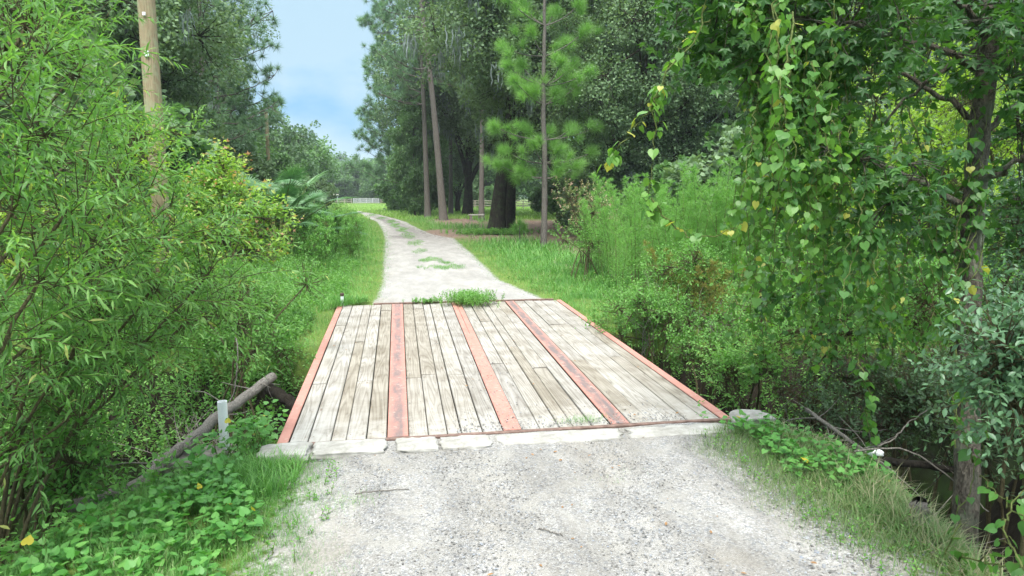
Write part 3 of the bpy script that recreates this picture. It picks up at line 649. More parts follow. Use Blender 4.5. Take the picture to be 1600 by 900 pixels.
# ------------------------------------------------------------------ right: sweetgum over the creek
gb = P3(1508, 880, 4.75); gb[2] = float(height(gb[0], gb[1]))-.1
ctl = [gb, P3(1511, 760, 4.75), P3(1513, 560, 4.75), P3(1517, 400, 4.75), P3(1527, 250, 4.75), P3(1543, 90, 4.75), P3(1552, -60, 4.8), P3(1550, -420, 5.0)]
gum = empty('sweetgum_tree', gb, 'grey-barked sweetgum trunk at the right with dark star-shaped leaves', 'tree')
tbf, lbf, bbf = Buf(), Buf(), Buf()
tube1(tbf, np.array(ctl)-gb, .084, .056, 60, 16, wob=.004)
limbs = [([(1540,110),(1440,70),(1330,40),(1220,30)], 4.75, 4.5), ([(1533,190),(1470,150),(1400,110),(1300,90)], 4.75, 5.3), ([(1545,60),(1500,0),(1440,-60)], 4.75, 4.6), ([(1550,40),(1580,-20),(1640,-80)], 4.8, 4.6),
         ([(1520,330),(1440,290),(1360,250),(1290,230)], 4.75, 4.4), ([(1524,290),(1580,260),(1640,210)], 4.75, 4.3), ([(1518,400),(1460,380),(1400,330)], 4.75, 5.4), ([(1530,215),(1600,150),(1680,100)], 4.75, 5.2),
         ([(1550,-60),(1400,-90),(1250,-60),(1120,-10)], 4.8, 4.6), ([(1545,60),(1460,120),(1380,190)], 4.75, 5.0)]
lp = []
for pl, da, db in limbs:
    k = len(pl); pts = [P3(px, py, da+(db-da)*i/(k-1))-gb for i, (px, py) in enumerate(pl)]
    c = tube1(bbf, pts, .026, .007, 16, 6, wob=.012); lp.append(c[3:])
lp = np.concatenate(lp)
gcl = [(1160,20,4.6,60),(1230,40,4.5,70),(1310,30,4.5,75),(1390,40,4.6,80),(1470,60,4.4,70),(1130,80,4.6,45),(1560,30,4.4,70),(1190,110,4.5,55),(1350,110,4.9,45),(1580,110,4.4,60),(1360,250,4.4,50),(1450,260,4.3,35),(1290,230,4.5,50),
       (1590,220,4.3,55),(1460,330,4.3,55),(1250,150,4.8,40),(1500,-20,4.3,70),(1350,-40,4.5,90),(1200,-50,4.5,90),(1100,10,4.7,45),(1390,330,4.5,45),(1570,330,4.4,45),(1620,30,4.5,80),(1060,-10,4.7,35)]
for (px, py, d, rp) in gcl:
    if px in (1470, 1590, 1460, 1570, 1500): d = 5.2
    c = P3(px, py, d)-gb; r = rp*d/FPX; n = int(24*(r/.3)**1.5); u = ball(n); base = c+u*r*.8
    j = np.argmin(np.linalg.norm(lp[None]-base[:, None], axis=2), axis=1); q = lp[j]
    kk = rng.random(n) < .3; tubes(bbf, np.stack([q, (q+base)/2+rng.normal(0, .02, base.shape), base], 1)[kk], np.array([[.006, .004, .003]]), 3)
    hub = c+rng.normal(0, .05, 3); tubes(bbf, np.stack([np.repeat(hub[None], n, 0), (hub+base)/2+Z3*.02, base], 1), np.array([[.005, .004, .003]]), 3)
    grow_twigs(lbf, bbf, base, nrm(u+rng.normal(0, .5, u.shape)), rng.uniform(.15, .38, n), GUMT, np.full(n, rng.uniform(.1, .7)))
tbf.build('trunk', M['bark'], gum, smooth=True); bbf.build('branches', M['bark'], gum, smooth=True); lbf.build('crown', M['gum'], gum)

# grape vines hanging from it
def vine(label, strands, hang=True, size=(.034, .07), step=.034, sidep=.06, mat=M['vine'], odd=.03, rb=None):
    o0 = np.asarray(strands[0][0], float); e = empty('grape_vine', o0, label, 'vine'); sb, lb = Buf(), Buf()
    for st in strands:
        c = curve(np.asarray(st)-o0, 26, .012); ln = np.linalg.norm(np.diff(c, axis=0), axis=1).sum()
        tubes(sb, c[None], np.linspace(.006, .002, 26)[None], 4)
        n = max(4, int(ln/step)); s = rng.random(n)*25; i = np.clip(s.astype(int), 0, 24); f = (s-i)[:, None]; P = c[i]*(1-f)+c[i+1]*f
        off = nrm(rng.normal(size=(n, 3))*[1, 1, .5])*rng.uniform(.25, 1, (n, 1))*sidep; A = P+off
        tubes(sb, np.stack([P, P+off*.5+Z3*.01, A], 1), np.array([[.0016, .0013, .001]]), 3)
        D = nrm(nrm(off)*.5-Z3*rng.uniform(.4, 1.2, (n, 1))+rng.normal(0, .25, (n, 3)))
        Nn = nrm(nrm(off)*.8+Z3*.9+rng.normal(0, .35, (n, 3)))
        r_ = np.clip((rng.uniform(.1, .75) if rb is None else rb)*.6+.4*rng.random(n), 0, .93); r_ = np.where(rng.random(n) < odd, 1, r_)
        kk = rng.random(n) < .55; sz = rng.uniform(*size, n); scatter(lb, HEART, A[kk], D[kk], Nn[kk], sz[kk], r_[kk]); kk = ~kk; scatter(lb, HEART2, A[kk], D[kk], Nn[kk], sz[kk], r_[kk])
    sb.build('vine_stem', M['greentwig'], e, smooth=True); lb.build('leaves', mat, e); return e
vine('thin grape vine strand dangling alone at the left of the hanging foliage', [[P3(1110,-10,4.4), P3(1085,60,4.3), P3(1040,120,4.3), P3(1020,170,4.3), P3(1025,250,4.3), P3(1012,300,4.3), P3(1020,330,4.3)],
     [P3(1030,150,4.3), P3(1000,190,4.3), P3(968,225,4.3), P3(948,262,4.3)], [P3(1110,30,4.4), P3(1060,80,4.4), P3(1030,150,4.4), P3(1022,220,4.4)], [P3(1018,310,4.3), P3(1060,360,4.3), P3(1110,370,4.3), P3(1160,350,4.4)]], sidep=.05, step=.036, odd=.1, rb=.75)
def strand(px, top, bot, d, wander=25):
    k = 6; ys = np.linspace(top, bot, k); xs = px+np.cumsum(rng.normal(0, wander*.55, k)); dd = d+np.cumsum(rng.normal(0, .12, k))
    return [P3(x, y, q) for x, y, q in zip(xs, ys, dd)]
vine('broad curtain of grape vine with heart-shaped leaves hanging left of the sweetgum', [strand(rng.uniform(1165, 1320), rng.uniform(-60, 60), rng.uniform(300, 470), rng.uniform(4.5, 5.6), 20) for _ in range(42)]+[strand(rng.uniform(1085, 1200), rng.uniform(-90, -40), rng.uniform(30, 190), rng.uniform(4.3, 5.0), 15) for _ in range(18)]+[strand(rng.uniform(1165, 1310), rng.uniform(-40, 150), rng.uniform(250, 400), rng.uniform(4.0, 4.35), 14) for _ in range(13)], odd=.025, rb=.6)
vine('inner grape vine tangle hanging close beside the sweetgum trunk', [strand(rng.uniform(1290, 1480), rng.uniform(120, 260), rng.uniform(420, 560), rng.uniform(4.4, 5.6)) for _ in range(20)], odd=.01, rb=.25)
vine('lower grape vine trailing towards the dark creek right of the bridge', [strand(rng.uniform(1180, 1400), rng.uniform(330, 430), rng.uniform(480, 600), rng.uniform(5.6, 7.2)) for _ in range(30)]+[strand(1350, 560, 720, 4.7, 12)], odd=.02)
vine('grape vine climbing up the sweetgum trunk itself', [[P3(px+rng.uniform(-22, 22), y_, 4.65) for px, y_ in zip((1508, 1512, 1516, 1522, 1530), np.linspace(a_, b_, 5))] for a_, b_ in ((620, 330), (560, 260), (470, 180), (420, 120), (330, 60), (700, 480))], odd=.01, rb=.3, step=.045)
vine('grape vine runners over the bank at the lower right corner', [[P3(1470,900,3.9), P3(1500,800,3.9), P3(1530,700,4.0), P3(1500,590,4.2)], [P3(1600,890,3.0), P3(1570,830,3.1), P3(1600,760,3.2), P3(1640,700,3.3)], [P3(1640,860,3.0), P3(1580,790,3.2), P3(1530,740,3.6)], [P3(1500,870,3.8), P3(1560,880,3.4), P3(1640,870,3.2)], [P3(1520,720,4.0), P3(1490,640,4.3), P3(1475,560,4.5)]], odd=.02, step=.06)

# shrubs round the right creek opening
BL = dict(tmpl=OVAL, nl=12, size=(.045, .07), L=(.2, .4), ang=1.0, droop=.2, hang=.3, up=.4, tr=.003, nj=.5)
bush('waxy_shrub', 'blue-green glossy shrub at the right edge in front of the sweetgum', 1550, 1660, 510, 640, 3.6, 10, 62, BL, M['blue'], zr=-.9, dens=34, jd=.3, root_px=1760)
bush('waxy_shrub', 'shaded waxy-leaved shrub at the upper right edge beyond the trunk', 1570, 1660, 300, 520, 5.6, 9, 75, BL, M['blue'], zr=-.6, dens=34, jd=.5)
bush('leafy_shrub', 'yellow-green feathery shrub leaning over the right beam of the bridge', 1130, 1230, 560, 620, 7.6, 9, 32, dict(OVS, flat=True, nl=16, size=(.04, .06), rb=.3), M['herb'], zr=-1.4, dens=24, jd=.35)
bush('leafy_shrub', 'dense green shrub behind the lower vines right of the bridge', 1180, 1330, 400, 560, 8.2, 14, 55, OVS, M['herb'], zr=-1.4, dens=40, jd=.7)
bush('leafy_shrub', 'dark shrub overhanging the creek opening left of the sweetgum trunk', 1290, 1480, 420, 520, 8.0, 12, 60, dict(OVS, rb=-.2), M['herb'], zr=-1.4, dens=36, jd=.6)
bush('leafy_shrub', 'shrub seen behind the sweetgum trunk at mid height', 1420, 1640, 380, 560, 8.6, 12, 75, dict(OVS, rb=-.1), M['herb'], zr=-.8, dens=36, jd=.6)
bush('glow_toned_bush', 'yellow-green bush with a backlit glow put in its leaf colour, behind the vines left of the trunk', 1280, 1520, 60, 420, 13, 22, 80, dict(OV, L=(.4, .8), size=(.08, .14)), M['bright'], zr=0, dens=42, jd=1.5, stem_r=.06)
bush('glow_toned_bush', 'yellow-green bush with a backlit glow put in its leaf colour at the right edge beyond the trunk', 1500, 1760, 60, 420, 13, 18, 85, dict(OV, L=(.4, .8), size=(.08, .14)), M['bright'], zr=0, dens=42, jd=1.5, stem_r=.06)
bush('shade_toned_shrub', 'low shrub with shade painted into its leaves, filling the far side of the creek hollow left of the sweetgum foot', 1220, 1490, 590, 680, 7.6, 16, 45, dict(OVS, rb=-.5), M['oak'], zr=-1.5, dens=30, jd=.5)  # leaf tone lowered on these shrubs to paint in the shade of the hollow
bush('shade_toned_shrub', 'shrub with shade painted into its leaves over the hollow right behind the sweetgum foot', 1500, 1640, 590, 720, 6.2, 10, 55, dict(OVS, rb=-.5), M['oak'], zr=-1.4, dens=30, jd=.4)
bush('shade_toned_shrub', 'understory shrub with shade-toned leaves over the far end of the creek at the right', 1200, 1420, 470, 600, 12.0, 12, 60, dict(OV, rb=-.4), M['oak'], zr=-1.3, dens=34, jd=.8)
bush('shade_toned_shrub', 'understory shrub with shade-toned leaves at the back of the creek behind the sweetgum foot', 1420, 1680, 470, 650, 10.6, 12, 75, dict(OV, rb=-.4), M['oak'], zr=-1.3, dens=34, jd=.8)

# ------------------------------------------------------------------ far bank right of bridge: weeds, dogfennel
def fennel(label, loc, Hh, ns, group, leafm=M['fennel'], spread=.5, name='dogfennel'):
    e = empty(name, loc, label, 'weed', group); sb, lb = Buf(), Buf()
    for i in range(ns):
        a = rng.uniform(0, 6.28); h = Hh*rng.uniform(.6, 1.0); lean = rng.uniform(.05, .3)*h; x0 = np.array([math.cos(a), math.sin(a), 0])*rng.uniform(0, spread)*.5
        c = curve([x0, x0+np.array([math.cos(a)*lean*.3, math.sin(a)*lean*.3, h*.5]), x0+np.array([math.cos(a)*lean, math.sin(a)*lean, h])], 12)
        tubes(sb, c[None], np.linspace(.008, .002, 12)[None], 4)
        nb = int(34*h); s = rng.uniform(.25, 1, nb); f = s*11; k = np.clip(f.astype(int), 0, 10); f = (f-k)[:, None]; P = c[k]*(1-f)+c[k+1]*f
        az = rng.random(nb)*6.28; d = np.stack([np.cos(az), np.sin(az), rng.uniform(.7, 1.5, nb)], -1)
        grow_twigs(lb, None, P, nrm(d), (1.12-s)*.42*h*rng.uniform(.6, 1, nb)*.75, dict(tmpl=KITE_T, nl=13, size=(.05, .09), L=None, ang=.55, droop=.1, hang=.05, m=4, nj=1), rng.uniform(.2, .8, nb))
    sb.build('stem', M['greentwig'], e, smooth=True); lb.build('foliage', leafm, e); return e
KITE_T = T_([(0,0,0),(-.07,.5,0),(.07,.5,0),(0,1,-.05)], [(0,3,1),(0,2,3)])
F1 = fennel('feathery bright green dogfennel among its like on the far right bank', (5.6, 13.2, -.02), 2.3, 9, 'dogfennel plumes on the far right bank')
F2 = fennel('feathery bright green dogfennel among its like on the far right bank', (6.6, 13.8, -.02), 2.5, 8, 'dogfennel plumes on the far right bank')
for i in range(15):
    px = [935, 965, 1000, 1020, 1045, 1075, 1100, 1125, 1150, 980, 1060, 1110, 1165, 1190, 950][i]; d = [17, 15.5, 14.5, 16, 15, 14, 14.5, 14, 13.5, 18, 16.5, 15.5, 14.5, 14, 19][i]
    p = P3(px, 300, d); dup((F1, F2)[i % 2], (p[0], p[1], -.03), rng.uniform(0, 6), rng.uniform(1.0, 1.28))
fennel('rusty olive dogfennel with brown stems drying near the right bank edge', (P3(1085, 400, 11.6)[0], P3(1085, 400, 11.6)[1], -.15), 1.55, 10, None, M['olive'], .9)
fennel('smaller olive-yellow dogfennel drying just behind the hanging vine', (P3(1130, 400, 10.9)[0], P3(1130, 400, 10.9)[1], -.15), 1.35, 8, None, M['olive'], .8)
fennel('tall single dogfennel plume rising left of the vine strand', (P3(968, 400, 13.6)[0], P3(968, 400, 13.6)[1], -.05), 1.95, 3, None, M['fennel'], .3)
bush('pink_tipped_shrub', 'shrub with dry pinkish flower tips behind the young longleaf pine', 885, 950, 300, 372, 18.5, 9, 30, dict(OVS, nl=14, size=(.05, .09), tipc=.5), M['pink'], zr=0, dens=30, jd=.5)
bush('leafy_shrub', 'green leafy shrub beside the foot of the young longleaf pine', 870, 960, 352, 385, 17.0, 8, 26, OVS, M['herb'], zr=0, dens=26, jd=.5)
bush('leafy_shrub', 'green shrub on the far right bank before the dogfennel', 985, 1170, 400, 470, 11.5, 14, 34, OVS, M['herb'], zr=-.3, dens=30, jd=.6)
bush('leafy_shrub', 'low shrub over the creek edge beside the far right corner of the bridge', 935, 1090, 470, 530, 10.6, 13, 30, dict(OVS, rb=-.1), M['herb'], zr=-.6, dens=28, jd=.4)
bush('leafy_shrub', 'shrub deep in the creek cut right of the bridge', 1040, 1180, 500, 585, 9.6, 10, 34, dict(OVS, rb=-.35), M['herb'], zr=-1.5, dens=26, jd=.4)

# dead brown stems
def dead_stems(label, px0, px1, py, d, n, hh, zr=-.3, lean=.3, cat='dead weed'):
    g = P3((px0+px1)/2, py, d); root = np.array([g[0], g[1], zr]); e = Buf()
    for i in range(n):
        p = P3(rng.uniform(px0, px1), py, d+rng.uniform(-.4, .4))-root; p[2] = 0; h = hh*rng.uniform(.5, 1)
        top = p+np.array([rng.normal(0, lean), rng.normal(0, lean), h]); c = tube1(e, [p, (p+top)/2+rng.normal(0, .05, 3), top], .006, .0025, 8, 4, cap=False)
        for j in range(4):
            q = c[rng.integers(3, 8)]; t2 = q+np.array([rng.normal(0, .15), rng.normal(0, .15), rng.uniform(.05, .25)]); tube1(e, [q, t2], .003, .0012, 4, 3, cap=False)
    o = e.build('dead_stems', M['deadwood']); o.location = tuple(root); tag(o, label, cat); return o
dead_stems('tangle of thin brown dead stems on the far bank right of the bridge', 990, 1160, 450, 10.8, 34, 1.1, -.4)
dead_stems('pale bare twigs leaning over the creek beside the bridge right beam', 1130, 1250, 600, 6.9, 22, .9, -1.1, .25)
dead_stems('dark dead twigs piled on the creek edge under the lower vines', 1250, 1430, 720, 5.4, 60, .6, -1.0, .4)
dead_stems('brown dead weed stalks hanging over the edge of the right bank grass', 1370, 1480, 800, 4.4, 40, .35, -.55, .25)
dead_stems('dead brown twigs under the willow beside the fallen branch', 250, 420, 560, 7.2, 34, .7, -1.0, .3)
# creek debris logs
def logthing(name, label, pts, r0, r1, mat, cat, twigs=0, n=24):
    o0 = np.asarray(pts[0], float); e = empty(name, o0, label, cat); b = Buf(); c = tube1(b, np.asarray(pts)-o0, r0, r1, n, 12, wob=r0*.12)
    b.build('trunk' if cat != 'pipe' else 'tube', mat, e, smooth=True)
    if twigs:
        tw = Buf()
        for i in range(twigs):
            q = c[rng.integers(4, n-2)]; d = nrm(rng.normal(size=3)*[1, 1, .7]); l = rng.uniform(.15, .5); tube1(tw, [q, q+d*l*.5+rng.normal(0, .03, 3), q+d*l], .007, .002, 8, 4, cap=False)
        tag(tw.build('side_twigs', mat, e, smooth=True), kind='stuff')
    return e
lg = logthing('fallen_branch', 'bare grey fallen branch slanting up beside the white pipe', [P3(105,795,4.9), P3(205,764,5.2), P3(262,718,5.5), P3(300,688,5.7), P3(345,648,6.1), P3(385,618,6.5), P3(427,588,6.9)], .05, .045, M['deadwood'], 'branch', 12, 34)
# pale sawn end face
bm_ = Buf(); p2, p1 = P3(427, 588, 6.9), P3(415, 597, 6.8); t_ = nrm(p2-p1); x_ = nrm(np.cross(t_, Z3)); y_ = np.cross(x_, t_); an = np.arange(14)*2*math.pi/14; o0 = P3(105, 795, 4.9)
bm_.add((p2+t_*.006-o0)+.043*(np.cos(an)[:, None]*x_+np.sin(an)[:, None]*y_), T=[(0, i, i+1) for i in range(1, 13)])
bm_.build('cut_end', M['greywood'], lg)
logthing('sunken_log', 'dark rotten log lying under the left side of the bridge', [P3(420,606,8.6), P3(445,622,8.4), P3(480,650,8.2)], .07, .07, M['blackwood'], 'log')
logthing('sunken_log', 'dark log across the creek left of the sweetgum trunk', [P3(1330,720,5.9), P3(1400,722,6.0), P3(1500,735,6.2)], .04, .03, M['blackwood'], 'log', 14)
logthing('sunken_log', 'grey thin log with twigs on the creek bank under the lower vines', [P3(1260,640,6.8), P3(1330,690,6.1), P3(1400,740,5.6)], .02, .012, M['deadwood'], 'log', 22)
for lab, pp in (('pale curved bare twig reaching over the dark creek from the trunk', [P3(1335,705,5.0), P3(1400,700,5.0), P3(1450,720,4.9), P3(1500,760,4.8), P3(1545,800,4.7)]), ('thin bare twig arching above the white litter in the creek', [P3(1350,700,5.2), P3(1390,690,5.2), P3(1420,660,5.2), P3(1450,640,5.1)]), ('thin pale vine stem hanging in front of the fallen branch', [P3(368,520,6.5), P3(372,560,6.4), P3(366,610,6.4), P3(352,640,6.3)])):
    b = Buf(); o0 = np.asarray(pp[0]); tube1(b, np.asarray(pp)-o0, .007, .004, 22, 5, wob=.004); o = b.build('bare_twig', M['deadwood'], smooth=True); o.location = tuple(o0); tag(o, lab, 'twig')
sp_ = P3(1437, 830, 4.5); sp_[2] = float(height(sp_[0], sp_[1]))
b = Buf(); h_ = P3(1437, 785, 4.5)[2]-sp_[2]
tube1(b, [(0, 0, -.1), (-.01, 0, h_*.5), (-.02, 0, h_)], .085, .05, 14, 12, wob=.01); o = b.build('stump', M['deadwood'], smooth=True); o.location = tuple(sp_); tag(o, 'grey broken stump at the foot of the sweetgum on the creek edge', 'stump')
lump('rock', tuple(P3(1407, 812, 4.6)-[0, 0, .08]), (.14, .12, .1), M['stonedark'], 'dark rounded rock left of the broken stump', 'rock', seed=21, amp=.1)
lump('litter_piece', tuple(P3(1368, 708, 5.3)), (.11, .05, .035), M['paper'], 'small white piece of litter at the creek edge under the vines', 'litter', seed=23, amp=.1, cuts=3)
# pvc pipe: hollow
pb = P3(352, 705, 5.9); pt_ = P3(347, 627, 5.9); e = empty('white_pipe', (pt_[0], pt_[1], -1.0), 'white plastic pipe standing upright behind the fallen branch', 'pipe')
b = Buf(); an = np.arange(20)*2*math.pi/20; rr = [(.04, 0), (.04, pt_[2]+1.0), (.034, pt_[2]+1.0), (.034, pt_[2]+.6)]; sl = np.array([(pb-pt_)[0]/(pb-pt_)[2]*0, 0])
V = np.concatenate([np.stack([r*np.cos(an), r*np.sin(an), np.full(20, z)], -1) for r, z in rr]); idx = np.arange(80).reshape(4, 20)
b.add(V, Q=np.stack([idx[:-1], np.roll(idx, -1, 1)[:-1], np.roll(idx, -1, 1)[1:], idx[1:]], -1).reshape(-1, 4)); b.build('tube', M['pvc'], e, smooth=False)
b = Buf(); rr = [(.0405, -.16), (.05, -.16), (.05, -.02), (.0405, -.02)]
V = np.concatenate([np.stack([r*np.cos(an), r*np.sin(an), np.full(20, z+pb[2]+1.0)], -1) for r, z in rr]); b.add(V, Q=np.stack([idx[:-1], np.roll(idx, -1, 1)[:-1], np.roll(idx, -1, 1)[1:], idx[1:]], -1).reshape(-1, 4)); b.build('coupling', M['pvc'], e)
mk = G(535, 478); e = empty('marker_post', (mk[0], mk[1], 0), 'short pale marker post with dark cap at the far left corner of the bridge', 'post')
box_obj('shaft', (-.028, -.028, -.1), (.028, .028, .19), M['galv'], e, bev=.004); box_obj('cap', (-.036, -.036, .19), (.036, .036, .25), M['darksteel'], e, bev=.01)

# ------------------------------------------------------------------ utility poles
def pole(px_top, py_top, px_base, d, label, r, Htop=None):
    p = P3(px_base, 330, d); b = Buf(); t = P3(px_top, py_top, d); z = Htop or t[2]
    o = None; tube1(b, [(0, 0, -.3), (0, 0, z*.5), (0, 0, z)], r, r*.86, 20, 14, cap=True)
    o = b.build('utility_pole', M['pole'], smooth=True); o.location = (p[0], p[1], 0); tag(o, label, 'pole'); return o
up_ = pole(228, 0, 251, 11.4, 'thick weathered brown utility pole rising through the left willows', .142, 9.5)
box_obj('pole_tag', (-.022, -.16, 0), (.022, -.142, .05), M['galv'], up_, bev=0).location = (0, 0, 4.93)
box_obj('pole_tag', (-.03, -.16, 0), (.03, -.142, .09), M['galv'], up_, bev=0).location = (0, 0, 4.3)
pole(419, 178, 423, 52, 'distant bare utility pole standing before the far left trees', .15)

# ------------------------------------------------------------------ saw palmettos
def palmetto():
    e = empty('saw_palmetto', (0, 0, 0), 'saw palmetto with stiff fan leaves', 'palmetto', 'saw palmettos along the left side'); lb, sb = Buf(), Buf()
    for i in range(30):
        a = rng.uniform(0, 6.28); el = rng.uniform(.25, 1.4); L_ = rng.uniform(.6, 1.3); d = np.array([math.cos(a)*math.cos(el), math.sin(a)*math.cos(el), math.sin(el)])
        x0 = np.array([math.cos(a), math.sin(a), 0])*.1; p = x0+d*L_; tube1(sb, [x0, x0+d*L_*.5+Z3*.04, p], .012, .007, 6, 4, cap=False)
        nb = 26; th = np.linspace(-1.9, 1.9, nb); side = nrm(np.cross(d, Z3)); upv = np.cross(side, d); fw = nrm(d*.8-upv*.4); nn = np.cross(side, fw)
        D = np.cos(th)[:, None]*fw+np.sin(th)[:, None]*side; Nn = nn+rng.normal(0, .15, (nb, 3)); ln = rng.uniform(.45, .62)*(1-.16*np.abs(th))
        scatter(lb, PB, np.repeat(p[None], nb, 0), D+nn*.12, Nn, ln, np.clip(rng.uniform(.2, .8)+rng.normal(0, .1, nb), 0, 1))
    sb.build('stalks', M['greentwig'], e); lb.build('fans', M['palm'], e); return e
PB = T_([(-.012,0,0),(.012,0,0),(-.04,.45,.0),(.04,.45,.0),(0,.5,-.03),(0,1,-.18)], [(0,4,2),(0,1,4),(1,3,4),(2,4,5),(4,3,5)])
pal = palmetto(); pl = [(432,19.5,1.25,'saw palmetto with upright fan leaves nearest the track edge'),(480,25,1.2,'saw palmetto half hidden by weeds, rightmost of the palmettos'),(400,22,1.25,'saw palmetto behind the coppery maple sapling'),(290,15.5,1.1,'dark saw palmetto just right of the near utility pole'),(455,22.5,1.0,'low saw palmetto between the two at the track side')]
for i, (px, d, sc, lab) in enumerate(pl):
    p = P3(px, 330, d)
    z = {0: .9, 1: .35, 2: .9, 3: .8, 4: .5}[i]; sc *= 1.15
    if i == 0: pal.location = (p[0], p[1], z); pal.scale = (sc,)*3; pal['label'] = lab
    else: dup(pal, (p[0], p[1], z), rng.uniform(0, 6), sc, lab)

# ------------------------------------------------------------------ big trees
QUAD = T_([(-.35,0,.03),(.35,0,.03),(.42,.6,0),(-.42,.6,0),(0,1,-.08)], [(0,1,2),(0,2,3),(3,2,4)])
def leafball(lb, c, r, n, size, tm, rb, hang=.2):
    """loose clump of small twig-end leaf faces, denser at its skin"""
    u = ball(n, 1.0, .25); P = c+u*r; D = nrm(u+rng.normal(0, .7, u.shape)-Z3*hang); Nn = nrm(Z3*.8+rng.normal(0, .6, u.shape)+u*.4)
    scatter(lb, tm, P, D, Nn, rng.uniform(*size, n), np.clip(rb+rng.normal(0, .18, n), 0, 1))
def mossclump(mb, p, L_, n, w=.03):
    for j in range(n):
        q = p+rng.normal(0, .16, 3)*[1, 1, .5]; l = L_*rng.uniform(.2, 1); m = 7; t = np.linspace(0, 1, m)[:, None]
        c = q-Z3*l*t+np.cumsum(rng.normal(0, .03, (m, 3)), axis=0)*[1, 1, .3]; a = rng.uniform(0, 3.14); sx = np.array([math.cos(a), math.sin(a), 0]); ww = (w*np.sin(np.pi*(.12+.85*t))*rng.uniform(.5, 1.3))
        V = np.concatenate([c-sx*ww, c+sx*ww]); mb.add(V, Q=[(k, m+k, m+k+1, k+1) for k in range(m-1)], a=rng.random())
def tree(name, label, cat, loc, Hh, R, z0, ncl, cr_, nleaf, size, trunk_r, leafm, barkm, group=None, moss=0, tm=QUAD, limbs=7, squash=.8, lean=(0, 0), flare=1.5, core=True, mossL=1.3):
    e = empty(name, loc, label, cat, group); tb_, lb, mb = Buf(), Buf(), Buf()
    zt = z0+(Hh-z0)*.75; tip = np.array([lean[0], lean[1], zt]); nseg = 26
    ctl = [(0, 0, -.3), (lean[0]*.1, lean[1]*.1, z0*.45+.3), (lean[0]*.5+rng.normal(0, .2), lean[1]*.5+rng.normal(0, .2), z0*.8+zt*.2), tip]
    c = curve(ctl, nseg); t = np.linspace(0, 1, nseg); rr = trunk_r*(1-.82*t)*(1+(flare-1)*np.exp(-t*nseg/2.2))
    tubes(tb_, c[None], rr[None], 14)
    # crown clumps in a lumpy dome
    cc = []; zc = (z0+Hh)/2
    for i in range(ncl):
        u = ball(1, 1.0, .35)[0]; u = u*rng.uniform(.75, 1.12); 
        p = np.array([u[0]*R+lean[0]*.7, u[1]*R+lean[1]*.7, zc+u[2]*(Hh-z0)/2*squash/.8]); cc.append(p)
    cc = np.array(cc); order = rng.permutation(ncl); lp_ = []
    for k in range(limbs):
        tgt = cc[order[k % ncl]]; i = int(nseg*rng.uniform(.3, .85)); a = c[i]; mid = a*.45+tgt*.55+Z3*rng.uniform(-.1, .12)*R
        lc = tube1(tb_, [a, mid, tgt], rr[i]*.62, .04, 14, 7, wob=.05, cap=False); lp_.append(lc[3:])
    lp_ = np.concatenate(lp_+[c[nseg//2:]])
    for i, p in enumerate(cc):
        j = np.argmin(np.linalg.norm(lp_-p, axis=1)); a = lp_[j]; sub = curve([a, (a+p)/2+rng.normal(0, .25, 3), p], 8); tubes(tb_, sub[None], np.linspace(.07, .025, 8)[None]*(R/6)**.5, 5)
        rb = float(np.clip(.25+.5*rng.random(), 0, 1)); r_ = cr_*rng.uniform(.7, 1.25)
        leafball(lb, p, np.array([r_, r_, r_*.62]), int(nleaf), size, tm, rb)
        # twigs sticking out so the outline is uneven
        n = 9; u = ball(n, 1, .9); q = p+u*r_*.9; tubes(tb_, np.stack([np.repeat(p[None], n, 0), (p+q)/2+rng.normal(0, .1, (n, 3)), q+u*r_*.25], 1), np.array([[.03, .02, .008]]), 3)
        for uu in (q+u*r_*.3): leafball(lb, uu, r_*.3, int(nleaf*.05), size, tm, min(1, rb+.1))
        if moss and rng.random() < moss:
            for _ in range(3): mossclump(mb, p-Z3*r_*.3+rng.normal(0, r_*.6, 3)*[1, 1, .2], mossL*rng.uniform(.4, 1.2), 15, .03)
    tb_.build('trunk', barkm, e, smooth=True); lb.build('crown', leafm, e)
    if moss: tag(mb.build('hanging_moss', M['moss'], e), kind='stuff')
    return e

def at(px, d): p = P3(px, 305, d); return (float(p[0]), float(p[1]), 0.0)

# live oaks (prototypes then copies)
oakA = tree('live_oak', 'massive dark-trunked live oak draped in moss at the right of the track', 'tree', at(775, 37.5), 21, 7.0, 4.5, 76, 1.7, 1100, (.08, .17), .5, M['oak'], M['barkdark'], moss=.95, flare=1.6, limbs=11, lean=(2.2, 0))
oakB = tree('live_oak', 'dark live oak behind the near utility pole at the left', 'tree', at(120, 25), 16, 5.4, 3.0, 66, 1.5, 1000, (.07, .14), .36, M['oak'], M['barkdark'], moss=.3, limbs=10)
# second stem by the big oak
b = Buf(); tube1(b, [(0, 0, -.3), (.05, 0, 3), (.3, .3, 8), (1.0, .6, 14)], .34, .18, 20, 12, cap=False)
o = b.build('oak_trunk', M['barkdark'], smooth=True); o.location = at(797, 39.5); tag(o, 'second dark trunk close behind the massive oak, slightly leaning', 'tree trunk')
OG = 'live oaks massed behind the right side of the track'
ORL = ['mossy live oak with pale hanging moss directly right of the young longleaf pine','broad mossy live oak above the dogfennel plumes','live oak standing farther back between the massive oak and the young pine','live oak deep in the woods above the dogfennel, half hidden','tall live oak behind the thin reddish pine trunk','dark live oak behind the left part of the vine curtain','dark live oak behind the middle of the vine curtain','dark live oak whose crown closes the upper right corner','smaller moss-hung live oak just behind the dogfennel','tall far live oak showing through the vine curtain at its left','tall far live oak behind the sweetgum branches','far live oak crown filling the gap behind the massive oak','live oak beyond the sweetgum at the right edge','far live oak behind the leaning pine trunk']
